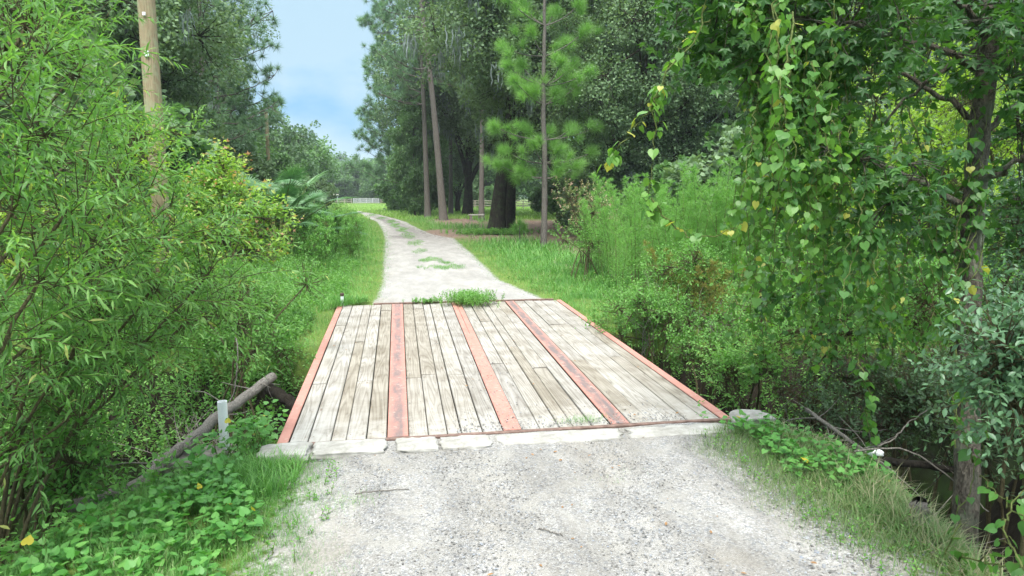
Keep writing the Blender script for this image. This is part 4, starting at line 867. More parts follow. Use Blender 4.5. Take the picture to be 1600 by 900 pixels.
for i, (px, d, sc, src) in enumerate([(960,44,1.0,oakA),(1130,36,.95,oakB),(880,62,1.15,oakA),(1060,60,1.2,oakB),(730,72,1.2,oakA),(1240,48,1.1,oakA),(1400,40,1.1,oakB),(1560,34,1.1,oakA),(1010,30,.8,oakB),(1180,70,1.3,oakA),(1380,66,1.3,oakB),(800,90,1.4,oakB),(1700,50,1.2,oakB),(715,84,1.0,oakB)]):
    dup(src, at(px, d), rng.uniform(0, 6.28), (sc, sc, sc*rng.uniform(.95, 1.1)), ORL[i], OG)
OLL = ['live oak above the leftmost willow in the upper left corner','live oak crown at the extreme left edge behind the willows','live oak directly right of the near utility pole at mid height','live oak reaching furthest right in the left woods, under the pine tufts','tall live oak behind the near utility pole top','live oak mostly hidden off the left edge','tall far live oak behind the upper left willow','far live oak low in the gap right of the near utility pole']
for i, (px, d, sc, src) in enumerate([(60,22,.95,oakB),(-60,30,1.1,oakA),(235,40,.72,oakB),(285,70,.7,oakB),(90,44,1.1,oakA),(-160,20,1.0,oakB),(20,60,1.4,oakB),(255,70,1.2,oakA)]):
    dup(src, at(px, d), rng.uniform(0, 6.28), sc, OLL[i], 'live oaks in the woods left of the track')

# lighter middle-distance broadleaf trees
medA = tree('broadleaf_tree', 'bright yellow-green tree hung with vines beside the tall pines', 'tree', at(664, 78), 13, 3.5, .4, 50, 1.2, 700, (.12, .24), .25, M['oaklite'], M['bark'], limbs=8)
medB = tree('broadleaf_tree', 'grey-green round oak beside the distant utility pole', 'tree', at(415, 78), 11.8, 5.0, 1.2, 44, 1.6, 420, (.18, .34), .3, M['far'], M['bark'], moss=.3, limbs=8)
medC = tree('broadleaf_tree', 'light green tree at the left end of the far field', 'tree', at(448, 105), 11.5, 6.2, .6, 46, 1.9, 420, (.22, .42), .35, M['oaklite'], M['bark'], limbs=8)
dup(medA, at(648, 66), 2.1, (.6, .6, .85), 'slim yellow-green tree, lower and right beside the pine trunks')
dup(medC, at(375, 60), 1.1, (.6, .6, .62), 'light green tree behind the maple sapling'); dup(medB, at(325, 45), 4.0, .6, 'grey-green oak right of the near utility pole above the maple sapling')
dup(medC, at(300, 52), 3.0, .8, 'light green bushy tree low behind the utility pole')
FG = 'trees of the far wood beyond the field'
fp = [(446,130,1.15,medB),(470,150,1.1,medC),(490,195,1.2,medB),(505,215,1.2,medC),(545,200,1.35,medC),(560,225,1.3,medB),(585,210,1.25,medB),(610,190,1.15,medC),(635,215,1.3,medB),(660,170,1.2,medC),(690,150,1.3,medB),(720,190,1.5,medC),(600,250,1.5,medC),(520,260,1.6,medB),(470,230,1.6,medC),(430,180,1.5,medB),(760,130,1.3,medC),(840,140,1.4,medB),(930,130,1.4,medC),(1040,120,1.4,medB),(1150,110,1.3,medC)]
for px, d, sc, src in fp: dup(src, at(px, d), rng.uniform(0, 6.28), (sc, sc, sc*rng.uniform(.72, .98)), 'hazy green tree of the far wood beyond the field fence', FG)
# far-off wood as one mass behind everything
b = Buf(); n = 26000; xs = rng.uniform(-420, 420, n); ys = 330+rng.uniform(0, 40, n); hh = 13+5*vn(xs*.05, ys*.02, 1, 3); zz = hh*rng.random(n)**.6
scatter(b, QUAD, np.stack([xs, ys, zz], -1), rng.normal(size=(n, 3)), nrm(Z3*.6+rng.normal(size=(n, 3))), rng.uniform(1.2, 2.6, n), rng.random(n))
o = b.build('far_wood', M['far']); tag(o, 'long low band of green woodland on the horizon beyond the field', 'woodland', kind='stuff')

# tall pines
def tall_pine(label, loc, Hh, r, zb, lean=(0, 0), nb=30, tuft=.55, name='pine_tree', R=4.0, skew=None):
    e = empty(name, loc, label, 'tree'); tb_, lb = Buf(), Buf(); c = curve([(0, 0, -.3), (lean[0]*.3, lean[1]*.3, Hh*.33), (lean[0]*.7, lean[1]*.7, Hh*.66), (lean[0], lean[1], Hh)], 30)
    tt = np.linspace(0, 1, 30); rr = r*(1-.8*tt)*(1+.5*np.exp(-tt*18)); tubes(tb_, c[None], rr[None], 12)
    for i in range(nb):
        s = zb/Hh+(1-zb/Hh)*(i+.5)/nb; k = min(28, int(s*29)); a = c[k]; az = rng.uniform(0, 6.28) if skew is None or rng.random() < .35 else skew+rng.normal(0, .5)
        l = R*(1.15-.75*(s-zb/Hh)/(1-zb/Hh))*rng.uniform(.6, 1.15); d = np.array([math.cos(az), math.sin(az), rng.uniform(-.05, .45)])
        bc = tube1(tb_, [a, a+d*l*.5-Z3*.1*l*.3, a+d*l+Z3*.12*l], max(.03, rr[k]*.3), .02, 10, 5, wob=.05, cap=False)
        for j in range(int(4+l*2.3)):
            q = bc[rng.integers(4, 10)]; p = q+nrm(rng.normal(size=3)+[0, 0, .3])*rng.uniform(.3, 1.0)*[1, 1, .7]
            tubes(tb_, np.stack([q, (q+p)/2-Z3*.05, p])[None], np.array([[.025, .018, .01]]), 3)
            n = 80; u = nrm(rng.normal(size=(n, 3))+nrm(p-q)*.7+Z3*.2); scatter(lb, NEEDLEF, np.repeat(p[None], n, 0)-u*.02, u, rng.normal(size=(n, 3)), rng.uniform(.6, 1, n)*tuft, np.clip(rng.uniform(.15, .8)+rng.normal(0, .12, n), 0, 1))
    tb_.build('trunk', M['barkpine'], e, smooth=True); lb.build('crown', M['needleold'], e); return e
lx = lambda dpx, d: dpx*d/FPX
pA = tall_pine('straight tall pine, left one of the two big pine trunks by the track', at(668, 62), 27, .27, 10, (-.6, 0), 34, skew=math.pi)
pB = tall_pine('tall pine leaning left, right one of the two big pine trunks by the track', at(693, 57), 30, .31, 12, (-lx(48, 57), .5), 36)
pC = tall_pine('thinner reddish pine trunk just left of the massive oak', at(752, 58), 22, .24, 10, (.3, 0), 22)
pE = tall_pine('tall pine whose branches reach furthest left into the open sky', at(642, 83), 33, .26, 5, (-1.2, 0), 62, R=6.0, skew=math.pi, tuft=.85)
pF = tall_pine('tall pine with tufted crown at the left edge of the open sky', at(322, 40), 20, .22, 5.5, (.4, 0), 44, R=3.6, skew=0)
dup(pA, at(704, 74), 2.0, .9, 'slimmer pine standing behind the leaning pine')
dup(pB, at(618, 110), 2.4, .62, 'farther pine low against the sky left of the big pines')
dup(pA, at(345, 56), 3.1, .6, 'smaller pine crown, rightmost of the left woods')
dup(pC, at(318, 42), 3.0, 1.05, 'pine mixed into the dark oaks behind the left utility pole')

# young longleaf pine by the track
def tuft_at(lb, p, ax, n, L_, tm=NEEDLE, rb=.5):
    u = nrm(rng.normal(size=(n, 3))*.7+nrm(ax)*.7+Z3*.15); scatter(lb, tm, p-u*.02-nrm(ax)*rng.random((n, 1))*.22, u, rng.normal(size=(n, 3)), rng.uniform(.65, 1, n)*L_, np.clip(rb+rng.normal(0, .16, n), 0, 1))
yp = empty('young_pine', at(850, 26.5), 'young longleaf pine with bright green tufted whorls beside the track', 'tree'); tb_, lb = Buf(), Buf()
tube1(tb_, [(0, 0, -.2), (.02, 0, 3), (-.05, 0, 6), (-.02, 0, 9), (0, 0, 12.4)], .13, .035, 30, 10, wob=.01)
for z, brs in ((1.75+.2, [(0,.3),]), (2.75, [(-1.7,.55),(-.9,.3),(.55,.25),(1.3,.45),(-1.3,.5)]), (3.3, [(-1.5,.5),(.5,.5),(-.5,.7),(2.1,.5)]), (4.2, [(-2.0,.45),(.35,.4),(-.7,.5),(2.3,.6),(1.2,.5)]), (5.5, [(-1.3,.8),(.9,.7),(.4,.5),(-.4,.6),(1.5,.9),(-.8,.5)]), (6.2, [(1.3,1.0),(-1.5,.7),(1.6,.5),(-.8,.9),(.5,.8)]), (7.3, [(1.7,1.1),(-1.5,.5),(1.0,.7),(-.6,.8)]), (8.4, [(-1.6,.8),(1.4,.9),(.5,.7),(-.7,1.0)]), (9.4, [(-1.3,.9),(1.2,.9),(.4,.8)]), (10.4, [(-1,.9),(1,.9),(.3,.9)]), (11.5, [(-.6,.7),(.6,.7)])):
    if z < 2: continue
    for (dx, rise) in brs:
        dy = rng.uniform(-.9, .9); a = np.array([0, 0, z]); p = np.array([dx, dy, z+rise]); mid = (a+p)/2+np.array([0, 0, -.12]); tube1(tb_, [a, mid, p], .028, .014, 8, 5, cap=False); ax = nrm(p-mid)
        tuft_at(lb, p, ax, 620, .56, rb=rng.uniform(.35, .8)); tuft_at(lb, p+rng.normal(0, .28, 3), ax+[0, 0, .4], 240, .5, rb=rng.uniform(.35, .8))
        for f in (.5, .78):
            if abs(dx) > .6: tuft_at(lb, a*(1-f)+p*f+rng.normal(0, .14, 3), ax+rng.normal(0, .5, 3)+[0, 0, .4], 260, .5, rb=rng.uniform(.3, .7))
tuft_at(lb, np.array([0, 0, 12.5]), Z3, 700, .5)
tb_.build('trunk', M['barkpine'], yp, smooth=True); lb.build('crown', M['needle'], yp)
ps = empty('pine_seedling', at(812, 29), 'small round pine seedling between the oak and the young pine', 'seedling'); tb_, lb = Buf(), Buf(); tube1(tb_, [(0, 0, -.1), (0, 0, .9)], .03, .02, 6, 6); 
for q in ((0,0,.95),(.2,.1,.8),(-.2,0,.75)): tuft_at(lb, np.array(q), Z3, 420, .42)
tb_.build('stem', M['barkpine'], ps); lb.build('needles', M['needle'], ps)

# understory shrubs in the right woods
usA = tree('understory_shrub', 'green understory shrub among the woods right of the track', 'shrub', at(930, 52), 3.2, 2.3, .1, 22, .75, 420, (.12, .22), .08, M['oaklite'], M['bark'], group='understory shrubs in the right woods', limbs=6, flare=1)
usB = tree('understory_shrub', 'green understory shrub among the woods right of the track', 'shrub', at(1020, 40), 4.2, 2.0, .2, 22, .8, 420, (.12, .22), .08, M['oak'], M['bark'], group='understory shrubs in the right woods', limbs=6, flare=1)
for px, d, sc, src in [(700,105,1.2,usA),(730,112,1.3,usB),(770,118,1.2,usA),(850,80,1.0,usA),(880,70,1.1,usB),(960,66,1.1,usA),(1000,56,1.0,usB),(1060,48,1.1,usA),(1110,40,1.1,usB),(1170,36,1.2,usA),(1230,30,1.3,usB),(1300,27,1.3,usA),(1370,24,1.3,usB),(1450,22,1.3,usA),(1540,20,1.3,usB),(1640,18,1.3,usA),(940,35,.7,usB),(905,44,.8,usA),(990,30,.9,usB),(1080,24,.9,usA),(630,92,1.5,usA),(655,98,1.6,usA),(1150,22,1.0,usB)]:
    near = {(940, 35): 'dark bush low behind the pink-tipped shrub', (905, 44): 'bush just right of the young pine trunk, farther back', (990, 30): 'bush directly behind the tallest dogfennel plumes', (1080, 24): 'broad bush behind the rusty olive dogfennel', (630, 92): 'light bush at the left foot of the right-hand woods beside the field', (655, 98): 'large light bush behind the two big pine trunks', (700, 105): 'bush seen between the leaning pine and the thin reddish pine', (730, 112): 'bush behind the pale-topped bench', (1150, 22): 'dark bush showing left of the vine curtain foot'}.get((px, d))
    dup(src, at(px, d), rng.uniform(0, 6.28), sc*rng.uniform(.9, 1.1), near)
USL = ['shrub low between the near utility pole and the maple sapling', 'rounded shrub behind the palmetto nearest the maple', 'low shrub behind the rightmost palmetto', 'shrub by the field edge behind the palmettos', 'farthest shrub of the left side where the field opens', 'shrub close right of the near utility pole foot', 'shrub peeping out above the maple sapling at its left', 'shrub behind the near utility pole foot, left of it', 'dark shrub behind the middle of the left willows', 'dark shrub behind the willows at the left edge']
for (px, d, sc, src), lab in zip([(360,34,.9,usA),(395,42,1.0,usB),(440,40,.75,usA),(465,56,.9,usA),(485,72,.9,usB),(250,24,1.2,usB),(300,22,.9,usA),(180,19,1.3,usA),(80,18,1.4,usB),(-20,17,1.4,usA)], USL):
    dup(src, at(px, d), rng.uniform(0, 6.28), sc, lab, 'understory shrubs on the left side')
rampk = dup(usA, at(385, 30), 1, .7, 'yellowish low shrub behind the coppery sapling')

# ------------------------------------------------------------------ field fence, gate, shed, bench, side fence
gt = at(572, 168); ge = empty('field_gate', gt, 'pale galvanised gate in the fence across the far field', 'gate'); bb = Buf()
for z in (.25, .5, .75, 1.0, 1.3): tube1(bb, [(-3.1, 0, z), (3.1, 0, z)], .045, .045, 4, 6)
bb.build('rails', M['galv'], ge); bb = Buf()
for x in (-3.1, -1.5, 0, 1.5, 3.1): tube1(bb, [(x, 0, .2), (x, 0, 1.35)], .04, .04, 4, 6)
bb.build('uprights', M['galv'], ge)
def rail_fence(label, p0, p1, npost, h, mat, rails=(.5, .95)):
    p0, p1 = np.array(p0), np.array(p1); e = empty('rail_fence', p0, label, 'fence'); d = p1-p0
    for i in range(npost):
        q = d*i/(npost-1); b = Buf(); tube1(b, [q-Z3*.1, q+Z3*h], .09, .08, 3, 8); b.build('post', mat, e)
    for z in rails:
        b = Buf(); tube1(b, [Z3*z, d+Z3*z], .055, .055, 3, 4); b.build('rail', mat, e)
rail_fence('grey rail fence across the far field left of the gate', at(470, 168), at(549, 168), 8, 1.35, M['greywood'])
rail_fence('grey rail fence across the far field right of the gate', at(595, 168), at(700, 165), 8, 1.35, M['greywood'])
rail_fence('pale rail fence glimpsed between the trunks in the right woods', at(700, 112), at(1050, 92), 22, 1.3, M['greywood'], (.45, .85, 1.2))
she = empty('field_shelter', at(527, 160), 'small open shelter with sloping grey roof at the left end of the field fence', 'shelter')
for x, y in ((-1.6, -1), (1.6, -1), (-1.6, 1.4), (1.6, 1.4)):
    b = Buf(); tube1(b, [(x, y, -.1), (x, y, 2.5)], .09, .09, 3, 8); b.build('post', M['galv'], she)
b = Buf(); b.add([(-2, -1.4, 2.75), (2, -1.4, 2.55), (2, 1.8, 2.9), (-2, 1.8, 3.1), (-2, -1.4, 2.65), (2, -1.4, 2.45), (2, 1.8, 2.8), (-2, 1.8, 3.0)], Q=[(0,1,2,3),(7,6,5,4),(0,4,5,1),(1,5,6,2),(2,6,7,3),(3,7,4,0)]); b.build('roof', M['greywood'], she); she.scale = (.5, .5, .8); she.location = at(522, 160)
bn = np.array(at(744, 57)); be = empty('garden_bench', bn, 'low pale-topped bench beside the thin pine trunk in the woods', 'bench')
box_obj('seat', (-.65, -.25, .42), (.65, .25, .52), M['concrete'], be, bev=.01)
for x in (-.45, .45): box_obj('leg', (x-.1, -.2, -.05), (x+.1, .2, .42), M['stonedark'], be, bev=.01)

# ------------------------------------------------------------------ grass and ground cover
def gsel(n, x0, x1, y0, y1, cond, bias=0.0):
    y = y0+(y1-y0)*rng.random(n) if not bias else (y0**-bias+(y1**-bias-y0**-bias)*rng.random(n))**(-1/bias)
    x = rng.uniform(0, 1, n)*(x1-x0)+x0; k = cond(x, y); return x[k], y[k]
def blades(buf, x, y, h, w=1.0, lean=.45, rb=None, zoff=0.0):
    n = len(x); P = np.stack([x, y, height(x, y)+zoff], -1); a = rng.random(n)*6.28; l = rng.uniform(.1, lean, n)*1.4
    D = nrm(np.stack([np.cos(a)*l, np.sin(a)*l, np.ones(n)], -1)); Nn = np.stack([-np.cos(a), -np.sin(a), np.full(n, .3)], -1)
    tm = (BLADE[0]*[w, 1, 1], BLADE[1]); Nn = -Nn
    scatter(buf, tm, P, D, Nn, h*rng.uniform(.55, 1.1, n), np.clip((.5+.35*vn(x, y, 2.2, 3) if rb is None else rb)+rng.normal(0, .2, n), 0, 1))
def dist_out(x, y): return np.maximum(road_l(y)-x, x-road_r(y))
rag = lambda x, y: .16*vn(x*2, y*2, 1, 7)
# far field
gb_ = Buf(); x, y = gsel(60000, -45, 25, 60, 168, lambda x, y: dist_out(x, y) > .2, .6)
blades(gb_, x, y, np.full(len(x), .42), 3.4, .8); tag(gb_.build('field_grass', M['lawn']), 'sunny short grass of the far field', 'grass', kind='stuff')
# verges
gb_ = Buf()
def vc(x, y): 
    d = dist_out(x, y)+rag(x, y)*1.5; inb = (y > 13.35) | (creek_sd(x, y) < .2); return (d > -.16-np.clip((y-15)*.016, 0, .4)) & (rng.random(len(x)) < np.clip(.22+(d+np.clip((y-16)*.02, 0, .6))*2.0, .0, 1)) & inb
x, y = gsel(90000, -4.2, 7.5, 13.38, 62, vc, 1.0); hh = np.clip(.06+.10*dist_out(x, y), .05, .34)*np.clip(y/18, 1, 1.6)
sk = np.zeros(len(x)); 
for b_ in STRAW: sk = np.maximum(sk, blob(x, y, *b_))
kp = rng.random(len(x)) > sk*1.3; blades(gb_, x[kp], y[kp], hh[kp], 1.5)
# grass over the creek shoulders by the far corners
x, y = gsel(26000, -4.5, 6, 9.3, 13.8, lambda x, y: ((x < warp(-1.03, y)-.02) | (x > 3.3)) & (creek_sd(x, y) < .55)); blades(gb_, x, y, np.clip(.1+.1*np.minimum(np.abs(x+1.05), np.abs(x-3.3)), .1, .3), 1.1)
x, y = gsel(4200, -1.35, -.1, 12.2, 13.7, lambda x, y: y > 12.75+1.2*(x+1.15)+.1); P_ = height(x, y); blades(gb_, x, y, np.full(len(x), .24), .9, .8, zoff=.02-P_)
x, y = gsel(900, 2.8, 3.5, 11.6, 13.6, lambda x, y: x > 3.15); blades(gb_, x, y, np.full(len(x), .16), 1.0, zoff=0)
# middle strip tufts on the track
for cx, cy, rx, ry, n in ((1.42,19.9,.6,.8,1500),(1.12,22.2,.45,.8,1100),(1.6,21.2,.3,.5,400),(1.0,26,.3,1.3,500),(.95,30.5,.4,2.2,1300),(.75,36,.4,3,1300),(.5,42,.36,4,2000),(.1,49,.36,4,2000),(-.2,56,.4,4,2000),(-1.1,64,.5,4,1800),(-2.2,74,.6,5,1800)):
    a = rng.random(n*2)*6.28; r_ = rng.random(n*2)**.6*1.5; x = cx+np.cos(a)*r_*rx; y = cy+np.sin(a)*r_*ry; k = r_+.75*vn(x*1.3, y*.5, 2.2, cx) < .85*rng.uniform(.8, 1.15, n*2); x, y = x[k], y[k]; blades(gb_, x, y, np.full(len(x), .10), 1.5, .9, zoff=.02)
tag(gb_.build('verge_grass', M['grass']), 'green grass along both verges of the track beyond the bridge', 'grass', kind='stuff')
# near patches
gb_ = Buf()
def nl(x, y): e_ = -.36+.1*vn(y*2, x, 1.5, 2); return (x < e_) & (creek_sd(x, y) < .4) & (rng.random(len(x)) < np.clip((e_-x)*2.6, .12, 1)) & (vn(x, y, 4, 1) > -.35)
x, y = gsel(60000, -2.3, -.25, 1.9, 5.5, nl); blades(gb_, x, y, np.clip(.03+.12*(-.4-x), .03, .15), .75)
x, y = gsel(1700, -1.35, -.75, 4.7, 5.5, lambda x, y: np.hypot((x+1.02)/.32, (y-5.1)/.35) < 1); blades(gb_, x, y, np.full(len(x), .2), .8, .7)
for cx, cy, r_, n in ((-.35,4.6,.12,240),(-.42,3.7,.2,300),(1.45,4.6,.12,110),(1.75,4.75,.1,70),(1.1,4.2,.1,40),(-.62,5.42,.1,160),(-1.0,5.55,.12,220)):
    blades(gb_, cx+rng.normal(0, r_, n), cy+rng.normal(0, r_*.7, n), np.full(n, .06), .8, .9)
x, y = 1.7+rng.normal(0, .12, 260), 5.86+rng.random(260)*.14; blades(gb_, x, y, np.full(260, .07), .8, .9, zoff=.02-height(x, y))
tag(gb_.build('near_grass', M['grass']), 'short green grass at the left edge of the gravel near the bridge', 'grass', kind='stuff')
gb_ = Buf()
def nr(x, y):
    e_ = np.interp(y, [1.5, 3.2, 4.2, 5.0, 5.6], [2.3, 2.42, 2.2, 2.15, 2.4])+.12*vn(y*2, x, 1.5, 6); k = np.interp(y, [3.0, 3.6], [.25, 1]); return (x > e_) & (creek_sd(x, y) < .35) & (rng.random(len(x)) < np.clip((x-e_)*2.2, .08, 1)*k)
x, y = gsel(46000, 2.1, 4.2, 1.8, 5.75, nr); blades(gb_, x, y, np.clip(.04+.16*(x-2.3), .04, .17), .7, .8, rb=.35+.4*rng.random(len(x))**2)
tag(gb_.build('bank_grass', M['drygrass']), 'fine part-dried grass on the bank between gravel and creek at the right', 'grass', kind='stuff')

def herbs(name, label, x, y, hh, leafm, sp, zoff=0.0, kind='stuff', cat='ground cover', stem=M['greentwig']):
    lb, sb = Buf(), Buf(); n = len(x); P = np.stack([x, y, height(x, y)+zoff], -1); d = nrm(np.stack([rng.normal(0, .3, n), rng.normal(0, .3, n), np.ones(n)], -1))
    grow_twigs(lb, sb, P, d, hh*rng.uniform(.6, 1.1, n), sp, np.clip(.5+.4*vn(x, y, 1.5, 2)+rng.normal(0, .15, n), 0, 1))
    e = lb; sb2 = sb; e.V += [v for v in []]
    o = lb.build(name, leafm); tag(o, label, cat, kind=kind); s_ = sb.build('stems', stem); s_.parent = o; tag(s_, kind='stuff'); return o
HC = dict(tmpl=HEART, nl=5, size=(.045, .08), ang=1.25, droop=.3, hang=.1, upn=2.2, nj=.3, tr=.003, pet=.6, odd=.012, t0=.35)
def cl(x, y): return (x < -.98+.18*vn(x, y, 2, 3)-np.clip(y-4.4, 0, 2)*.3) & (y < 5.75)
x, y = gsel(1400, -3.1, -.6, 2.4, 5.7, lambda x, y: cl(x, y) & (vn(x, y, 1.8, 5) > -.3)); herbs('ground_vines', 'bright heart-leaved vines carpeting the lower left bank', x, y, .14+.24*rng.random(len(x))**1.5, M['cover'], HC)
x, y = gsel(230, -1.75, -1.1, 5.5, 6.9, lambda x, y: x < warp(-1.03, y)-.08); herbs('ground_vines', 'bright heart-leaved vine clump at the near left corner of the bridge', x, y, np.full(len(x), .35), M['cover'], HC, zoff=.12)
x, y = gsel(330, 2.7, 3.9, 4.2, 6.3, lambda x, y: (creek_sd(x, y) > -.45) & (creek_sd(x, y) < .5) & ((y > 5.9) | (y < 5.6))& (x > 2.85)); herbs('ground_vines', 'green heart-leaved vines on the bank right of the bridge corner', x, y, np.full(len(x), .24), M['cover'], dict(HC, size=(.04, .07)))
HB = dict(tmpl=OVAL, nl=13, size=(.05, .09), ang=1.05, droop=.15, hang=.2, upn=1.2, nj=.35, tr=.003, t0=.15, odd=.004)
def ul(x, y): d = road_l(y)-x; return (d > .85+.35*vn(x, y, .9, 1)+np.clip((y-16)*.03, 0, .7)) & (creek_sd(x, y) < 1.2) & (x > -7-y*.15)
x, y = gsel(15000, -14, -1, 9.2, 42, ul, .8); herbs('undergrowth', 'lush leafy weeds left of the track beyond the creek', x, y, np.clip(.28+.4*(road_l(y)-x-.9), .25, np.where(y > 19, .6, .95)), M['herb'], HB)
def ur(x, y): d = x-road_r(y); return (d > 1.6+.5*vn(x, y, .9, 1)+np.clip((y-15)*.35, 0, 9)) & (creek_sd(x, y) < .9)
x, y = gsel(8000, 3.3, 16, 10.0, 24, ur, .8); herbs('undergrowth', 'leafy weeds right of the track beyond the creek', x, y, np.clip(.25+.16*(x-road_r(y)-1), .3, .8), M['herb'], HB)
x, y = gsel(4200, -7, -1.2, 3, 10.8, lambda x, y: (creek_sd(x, y) > .1) & (creek_sd(x, y) < 1.0)); herbs('undergrowth', 'dark weeds growing in the creek cut below the willows', x, y, np.full(len(x), .5), M['herb'], HB)
x, y = gsel(3800, 3.2, 14, 7.6, 11.4, lambda x, y: (creek_sd(x, y) > -.2) & (creek_sd(x, y) < 1.0)); herbs('undergrowth', 'weeds on the far creek slope right of the bridge', x, y, np.full(len(x), .45), M['herb'], HB)
x, y = gsel(900, 5.0, 9, 2.0, 5.6, lambda x, y: (creek_sd(x, y) < .6)); herbs('undergrowth', 'weeds on the bank behind the sweetgum trunk', x, y, np.full(len(x), .5), M['herb'], HB)
x, y = gsel(1500, -3.4, 6, 13.5, 34, lambda x, y: (dist_out(x, y) > .25) & (rng.random(len(x)) < np.clip(dist_out(x, y), .2, 1)), .8); herbs('verge_weeds', 'small broad-leaved weeds scattered through the verge grass', x, y, .1+.2*rng.random(len(x)), M['herb'], dict(HB, nl=8, size=(.04, .08)))
x, y = gsel(260, -1.6, -.45, 2.2, 5.3, lambda x, y: creek_sd(x, y) < .2); herbs('small_weeds', 'small weeds mixed into the grass at the left edge of the gravel', x, y, .05+.12*rng.random(len(x))**2, M['herb'], dict(HB, nl=7, size=(.02, .04)))
x, y = gsel(420, 2.6, 3.9, 2.4, 5.4, lambda x, y: creek_sd(x, y) < .4); herbs('small_weeds', 'small weeds mixed into the bank grass at the right', x, y, .06+.14*rng.random(len(x))**2, M['herb'], dict(HB, nl=7, size=(.02, .04)))
bl_, yl_ = gsel(5000, 2.9, 4.1, 2.2, 5.4, lambda x, y: (creek_sd(x, y) > -.15) & (creek_sd(x, y) < .7)); gb2 = Buf(); blades(gb2, bl_, yl_, np.full(len(bl_), .26), .55, 1.1, rb=.85); tag(gb2.build('bank_straw_grass', M['drygrass']), 'long pale dried grass drooping over the right creek edge', 'grass', kind='stuff')
# tall willowy weeds before the field, as separate plants
tw = make_plant('tall_weed', 'tall leafy weed rising out of the verge left of the track', 'weed', (0, 0, 0), stems_to((0, 0, 0), [(.2,.1,1.3),(-.3,0,1.2),(.1,-.3,1.5),(-.1,.3,1.0)], .015, .006, .15), [((x_, y_, z_), .32, 26) for x_, y_, z_ in ((0,0,.4),(.3,.1,.7),(-.35,0,.7),(.1,-.3,1.1),(-.1,.3,1.0),(.2,.1,1.4),(-.25,0,1.3),(.1,-.2,1.7))], dict(OVS, size=(.06, .11), up=1.0), M['herb'], M['greentwig'], 'tall weeds on the left verge')
for i, (px, d, sc) in enumerate([(520,23,.8),(540,26,.8),(505,26,.9),(530,30,.9),(555,31,.7),(480,20,.9),(500,18,.8),(548,22,.7)]):
    p = at(px, d); 
    if i == 0: tw.location = p; tw.scale = (sc,)*3
    else: dup(tw, p, rng.uniform(0, 6), sc)
# weed clump at far end of the deck and ivy at the big oak's foot
x, y = 1.42+rng.normal(0, .22, 300), 13.05+rng.normal(0, .26, 300); k = (y < 13.7); herbs('weed_clump', 'bright green weed clump sprawling over the far end of the planks', x[k], y[k], np.full(k.sum(), .3), M['herb'], dict(HB, size=(.035, .06), nl=14, ang=1.0), zoff=.02-height(x[k], y[k]), kind=None, cat='weed')
x, y = .65+rng.normal(0, .16, 60), 13.25+rng.normal(0, .06, 60); herbs('weed_clump', 'low strip of weeds along the far end board left of the big clump', x, y, np.full(60, .12), M['herb'], dict(HB, size=(.03, .05)), zoff=.02-height(x, y), kind=None, cat='weed')
iv = at(775, 36.6); x, y = iv[0]+rng.normal(0, 1.0, 360), iv[1]+rng.normal(0, .4, 360); herbs('ivy', 'ivy and ferns around the foot of the massive oak', x, y, np.full(360, .4), M['herb'], dict(HB, size=(.1, .16)), kind='stuff')

# gravel, needles, leaves
def stones(n, x, y, s, zb, name, label, mat=M['stone']):
    b = Buf(); O = np.array([(1,0,0),(-1,0,0),(0,1,0),(0,-1,0),(0,0,1),(0,0,-1)], float); F_ = np.array([(4,0,2),(4,2,1),(4,1,3),(4,3,0),(5,2,0),(5,1,2),(5,3,1),(5,0,3)])
    n = len(x); V = O[None]*rng.uniform(.6, 1.25, (n, 6, 1)); V = V*(s[:, None, None]*np.stack([rng.uniform(.7, 1.2, n), rng.uniform(.7, 1.2, n), rng.uniform(.35, .7, n)], -1)[:, None]); a = rng.random(n)*6.28; ca, sa = np.cos(a)[:, None], np.sin(a)[:, None]
    V = np.stack([V[..., 0]*ca-V[..., 1]*sa, V[..., 0]*sa+V[..., 1]*ca, V[..., 2]], -1)+np.stack([x, y, zb], -1)[:, None]
    b.add(V.reshape(-1, 3), T=(F_[None]+(np.arange(n)*6)[:, None, None]).reshape(-1, 3), a=np.repeat(rng.random(n), 6)); o = b.build(name, mat); tag(o, label, 'gravel', kind='stuff'); return o
m_, t_n, o_n = mat_new('loose_gravel'); a_ = N(t_n, 'Attribute', attribute_name='rnd'); r_n = ramp(t_n, [(0, (.09, .085, .08)), (.25, (.17, .165, .155)), (.65, (.28, .27, .255)), (.88, (.22, .24, .275)), (1, (.42, .415, .405))]); t_n.links.new(a_.outputs['Fac'], r_n.inputs['Fac']); finish(t_n, o_n, r_n.outputs['Color'], .9, None, .2); M['pebble'] = m_
x, y = gsel(42000, -.7, 2.9, 2.3, 5.6, lambda x, y: (x > road_l(y)-.25) & (x < road_r(y)+.3) & (vn(x, y, 1.3, 9) > -.55+.5*rng.random(len(x))))
stones(0, x, y, .0025+.0075*rng.random(len(x))**4, .018+0*x, 'loose_gravel', 'loose pale gravel stones on the near road', M['pebble'])
x, y = gsel(1500, 2.3, 3.5, 2.4, 4.3, lambda x, y: creek_sd(x, y) < .1); stones(0, x, y, .006+.014*rng.random(len(x))**2, height(x, y)+.004, 'loose_gravel', 'coarser stones at the foot of the right bank grass', M['pebble'])
x = np.concatenate([rng.uniform(.5, 2.7, 900), 1.05+rng.normal(0, .12, 260), rng.uniform(-.95, 3, 260), .1+rng.normal(0, .02, 60)]); y = np.concatenate([5.84+rng.exponential(.16, 900), 5.9+rng.random(260)*3.0, 5.9+rng.random(260)*7, 5.9+rng.random(60)*5])
k = (y < 13) & (x > -.9) & (x < 3.05); x, y = x[k], y[k]; stones(0, x, y, .004+.008*rng.random(len(x))**2, np.full(len(x), .012), 'deck_gravel', 'small stones scattered over the near end of the planks', M['pebble'])
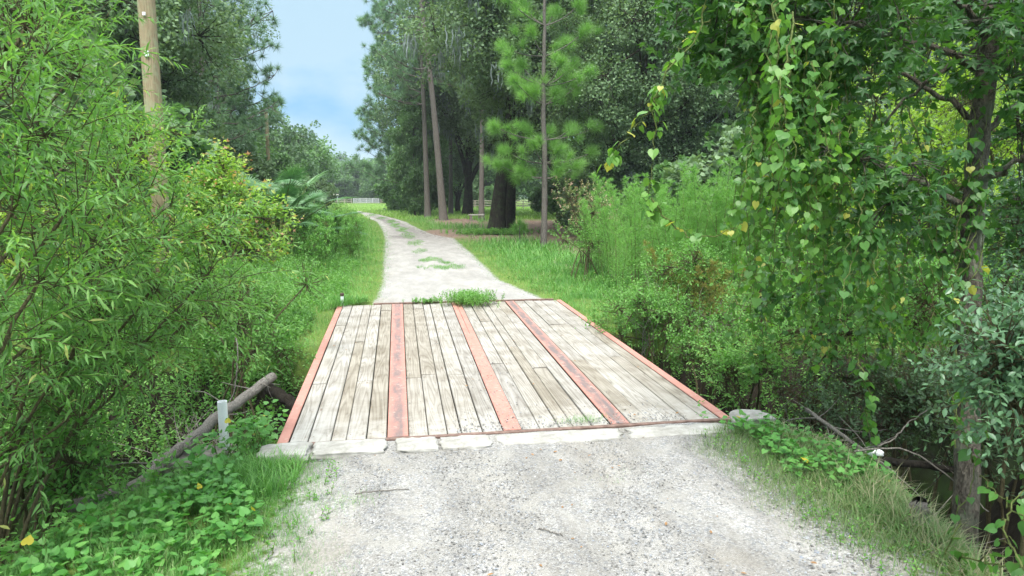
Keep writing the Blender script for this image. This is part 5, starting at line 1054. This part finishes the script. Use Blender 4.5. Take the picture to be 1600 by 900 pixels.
b = Buf(); x, y = gsel(9000, 2, 14, 20, 62, lambda x, y: np.max([blob(x, y, *q) for q in STRAW], axis=0) > .25); n = len(x)
scatter(b, T_([(-.05,0,0),(.05,0,0),(0,1,.1)], [(0,1,2)]), np.stack([x, y, height(x, y)+.02], -1), nrm(rng.normal(size=(n, 3))*[1, 1, .15]), nrm(Z3+rng.normal(0, .3, (n, 3))), rng.uniform(.12, .3, n), rng.random(n)); tag(b.build('pine_straw', M['straw']), 'fallen brown needles around the oak and the young pine', 'leaf litter', kind='stuff')
b = Buf(); x = np.concatenate([rng.uniform(-.9, 3, 90), rng.uniform(-.2, 2.4, 60)]); y = np.concatenate([rng.uniform(5.9, 12.5, 90), rng.uniform(2.6, 5.5, 60)]); n = len(x)
scatter(b, OVAL, np.stack([x, y, np.full(n, .026)], -1), nrm(rng.normal(size=(n, 3))*[1, 1, .1]), nrm(Z3+rng.normal(0, .25, (n, 3))), rng.uniform(.012, .045, n), rng.random(n)); tag(b.build('dead_leaves', M['litter']), 'few brown dead leaves strewn on planks and gravel', 'leaf litter', kind='stuff')
for lab, pp in (('short dark stick lying on the gravel near the bottom of the picture', [G(843, 832), G(862, 838), G(880, 843)]), ('thin curved twig on the gravel in front of the first slab', [G(555, 778), G(600, 772), G(640, 770)])):
    b = Buf(); o0 = np.array(pp[0]); tube1(b, np.array(pp)-o0+Z3*.028, .005, .003, 12, 5, wob=.003); o = b.build('stick', M['deadwood'], smooth=True); o.location = tuple(o0); tag(o, lab, 'stick')

# ------------------------------------------------------------------ air
hm = bpy.data.materials.new('haze_air'); hm.use_nodes = True; ht = hm.node_tree; ht.nodes.clear(); ho = ht.nodes.new('ShaderNodeOutputMaterial')
pv = ht.nodes.new('ShaderNodeVolumePrincipled'); pv.inputs['Color'].default_value = (.86, .93, 1, 1); pv.inputs['Density'].default_value = .0005; pv.inputs['Anisotropy'].default_value = .2
ht.links.new(pv.outputs[0], ho.inputs['Volume'])
bm = bmesh.new(); bmesh.ops.create_cube(bm, size=1); me = bpy.data.meshes.new('haze'); bm.to_mesh(me); bm.free(); me.materials.append(hm)
hz = bpy.data.objects.new('haze', me); COL.objects.link(hz); hz.location = (200, 750, 20.5); hz.scale = (3600, 2700, 47); tag(hz, kind='stuff', label='thin pale air over the whole place', cat='haze')
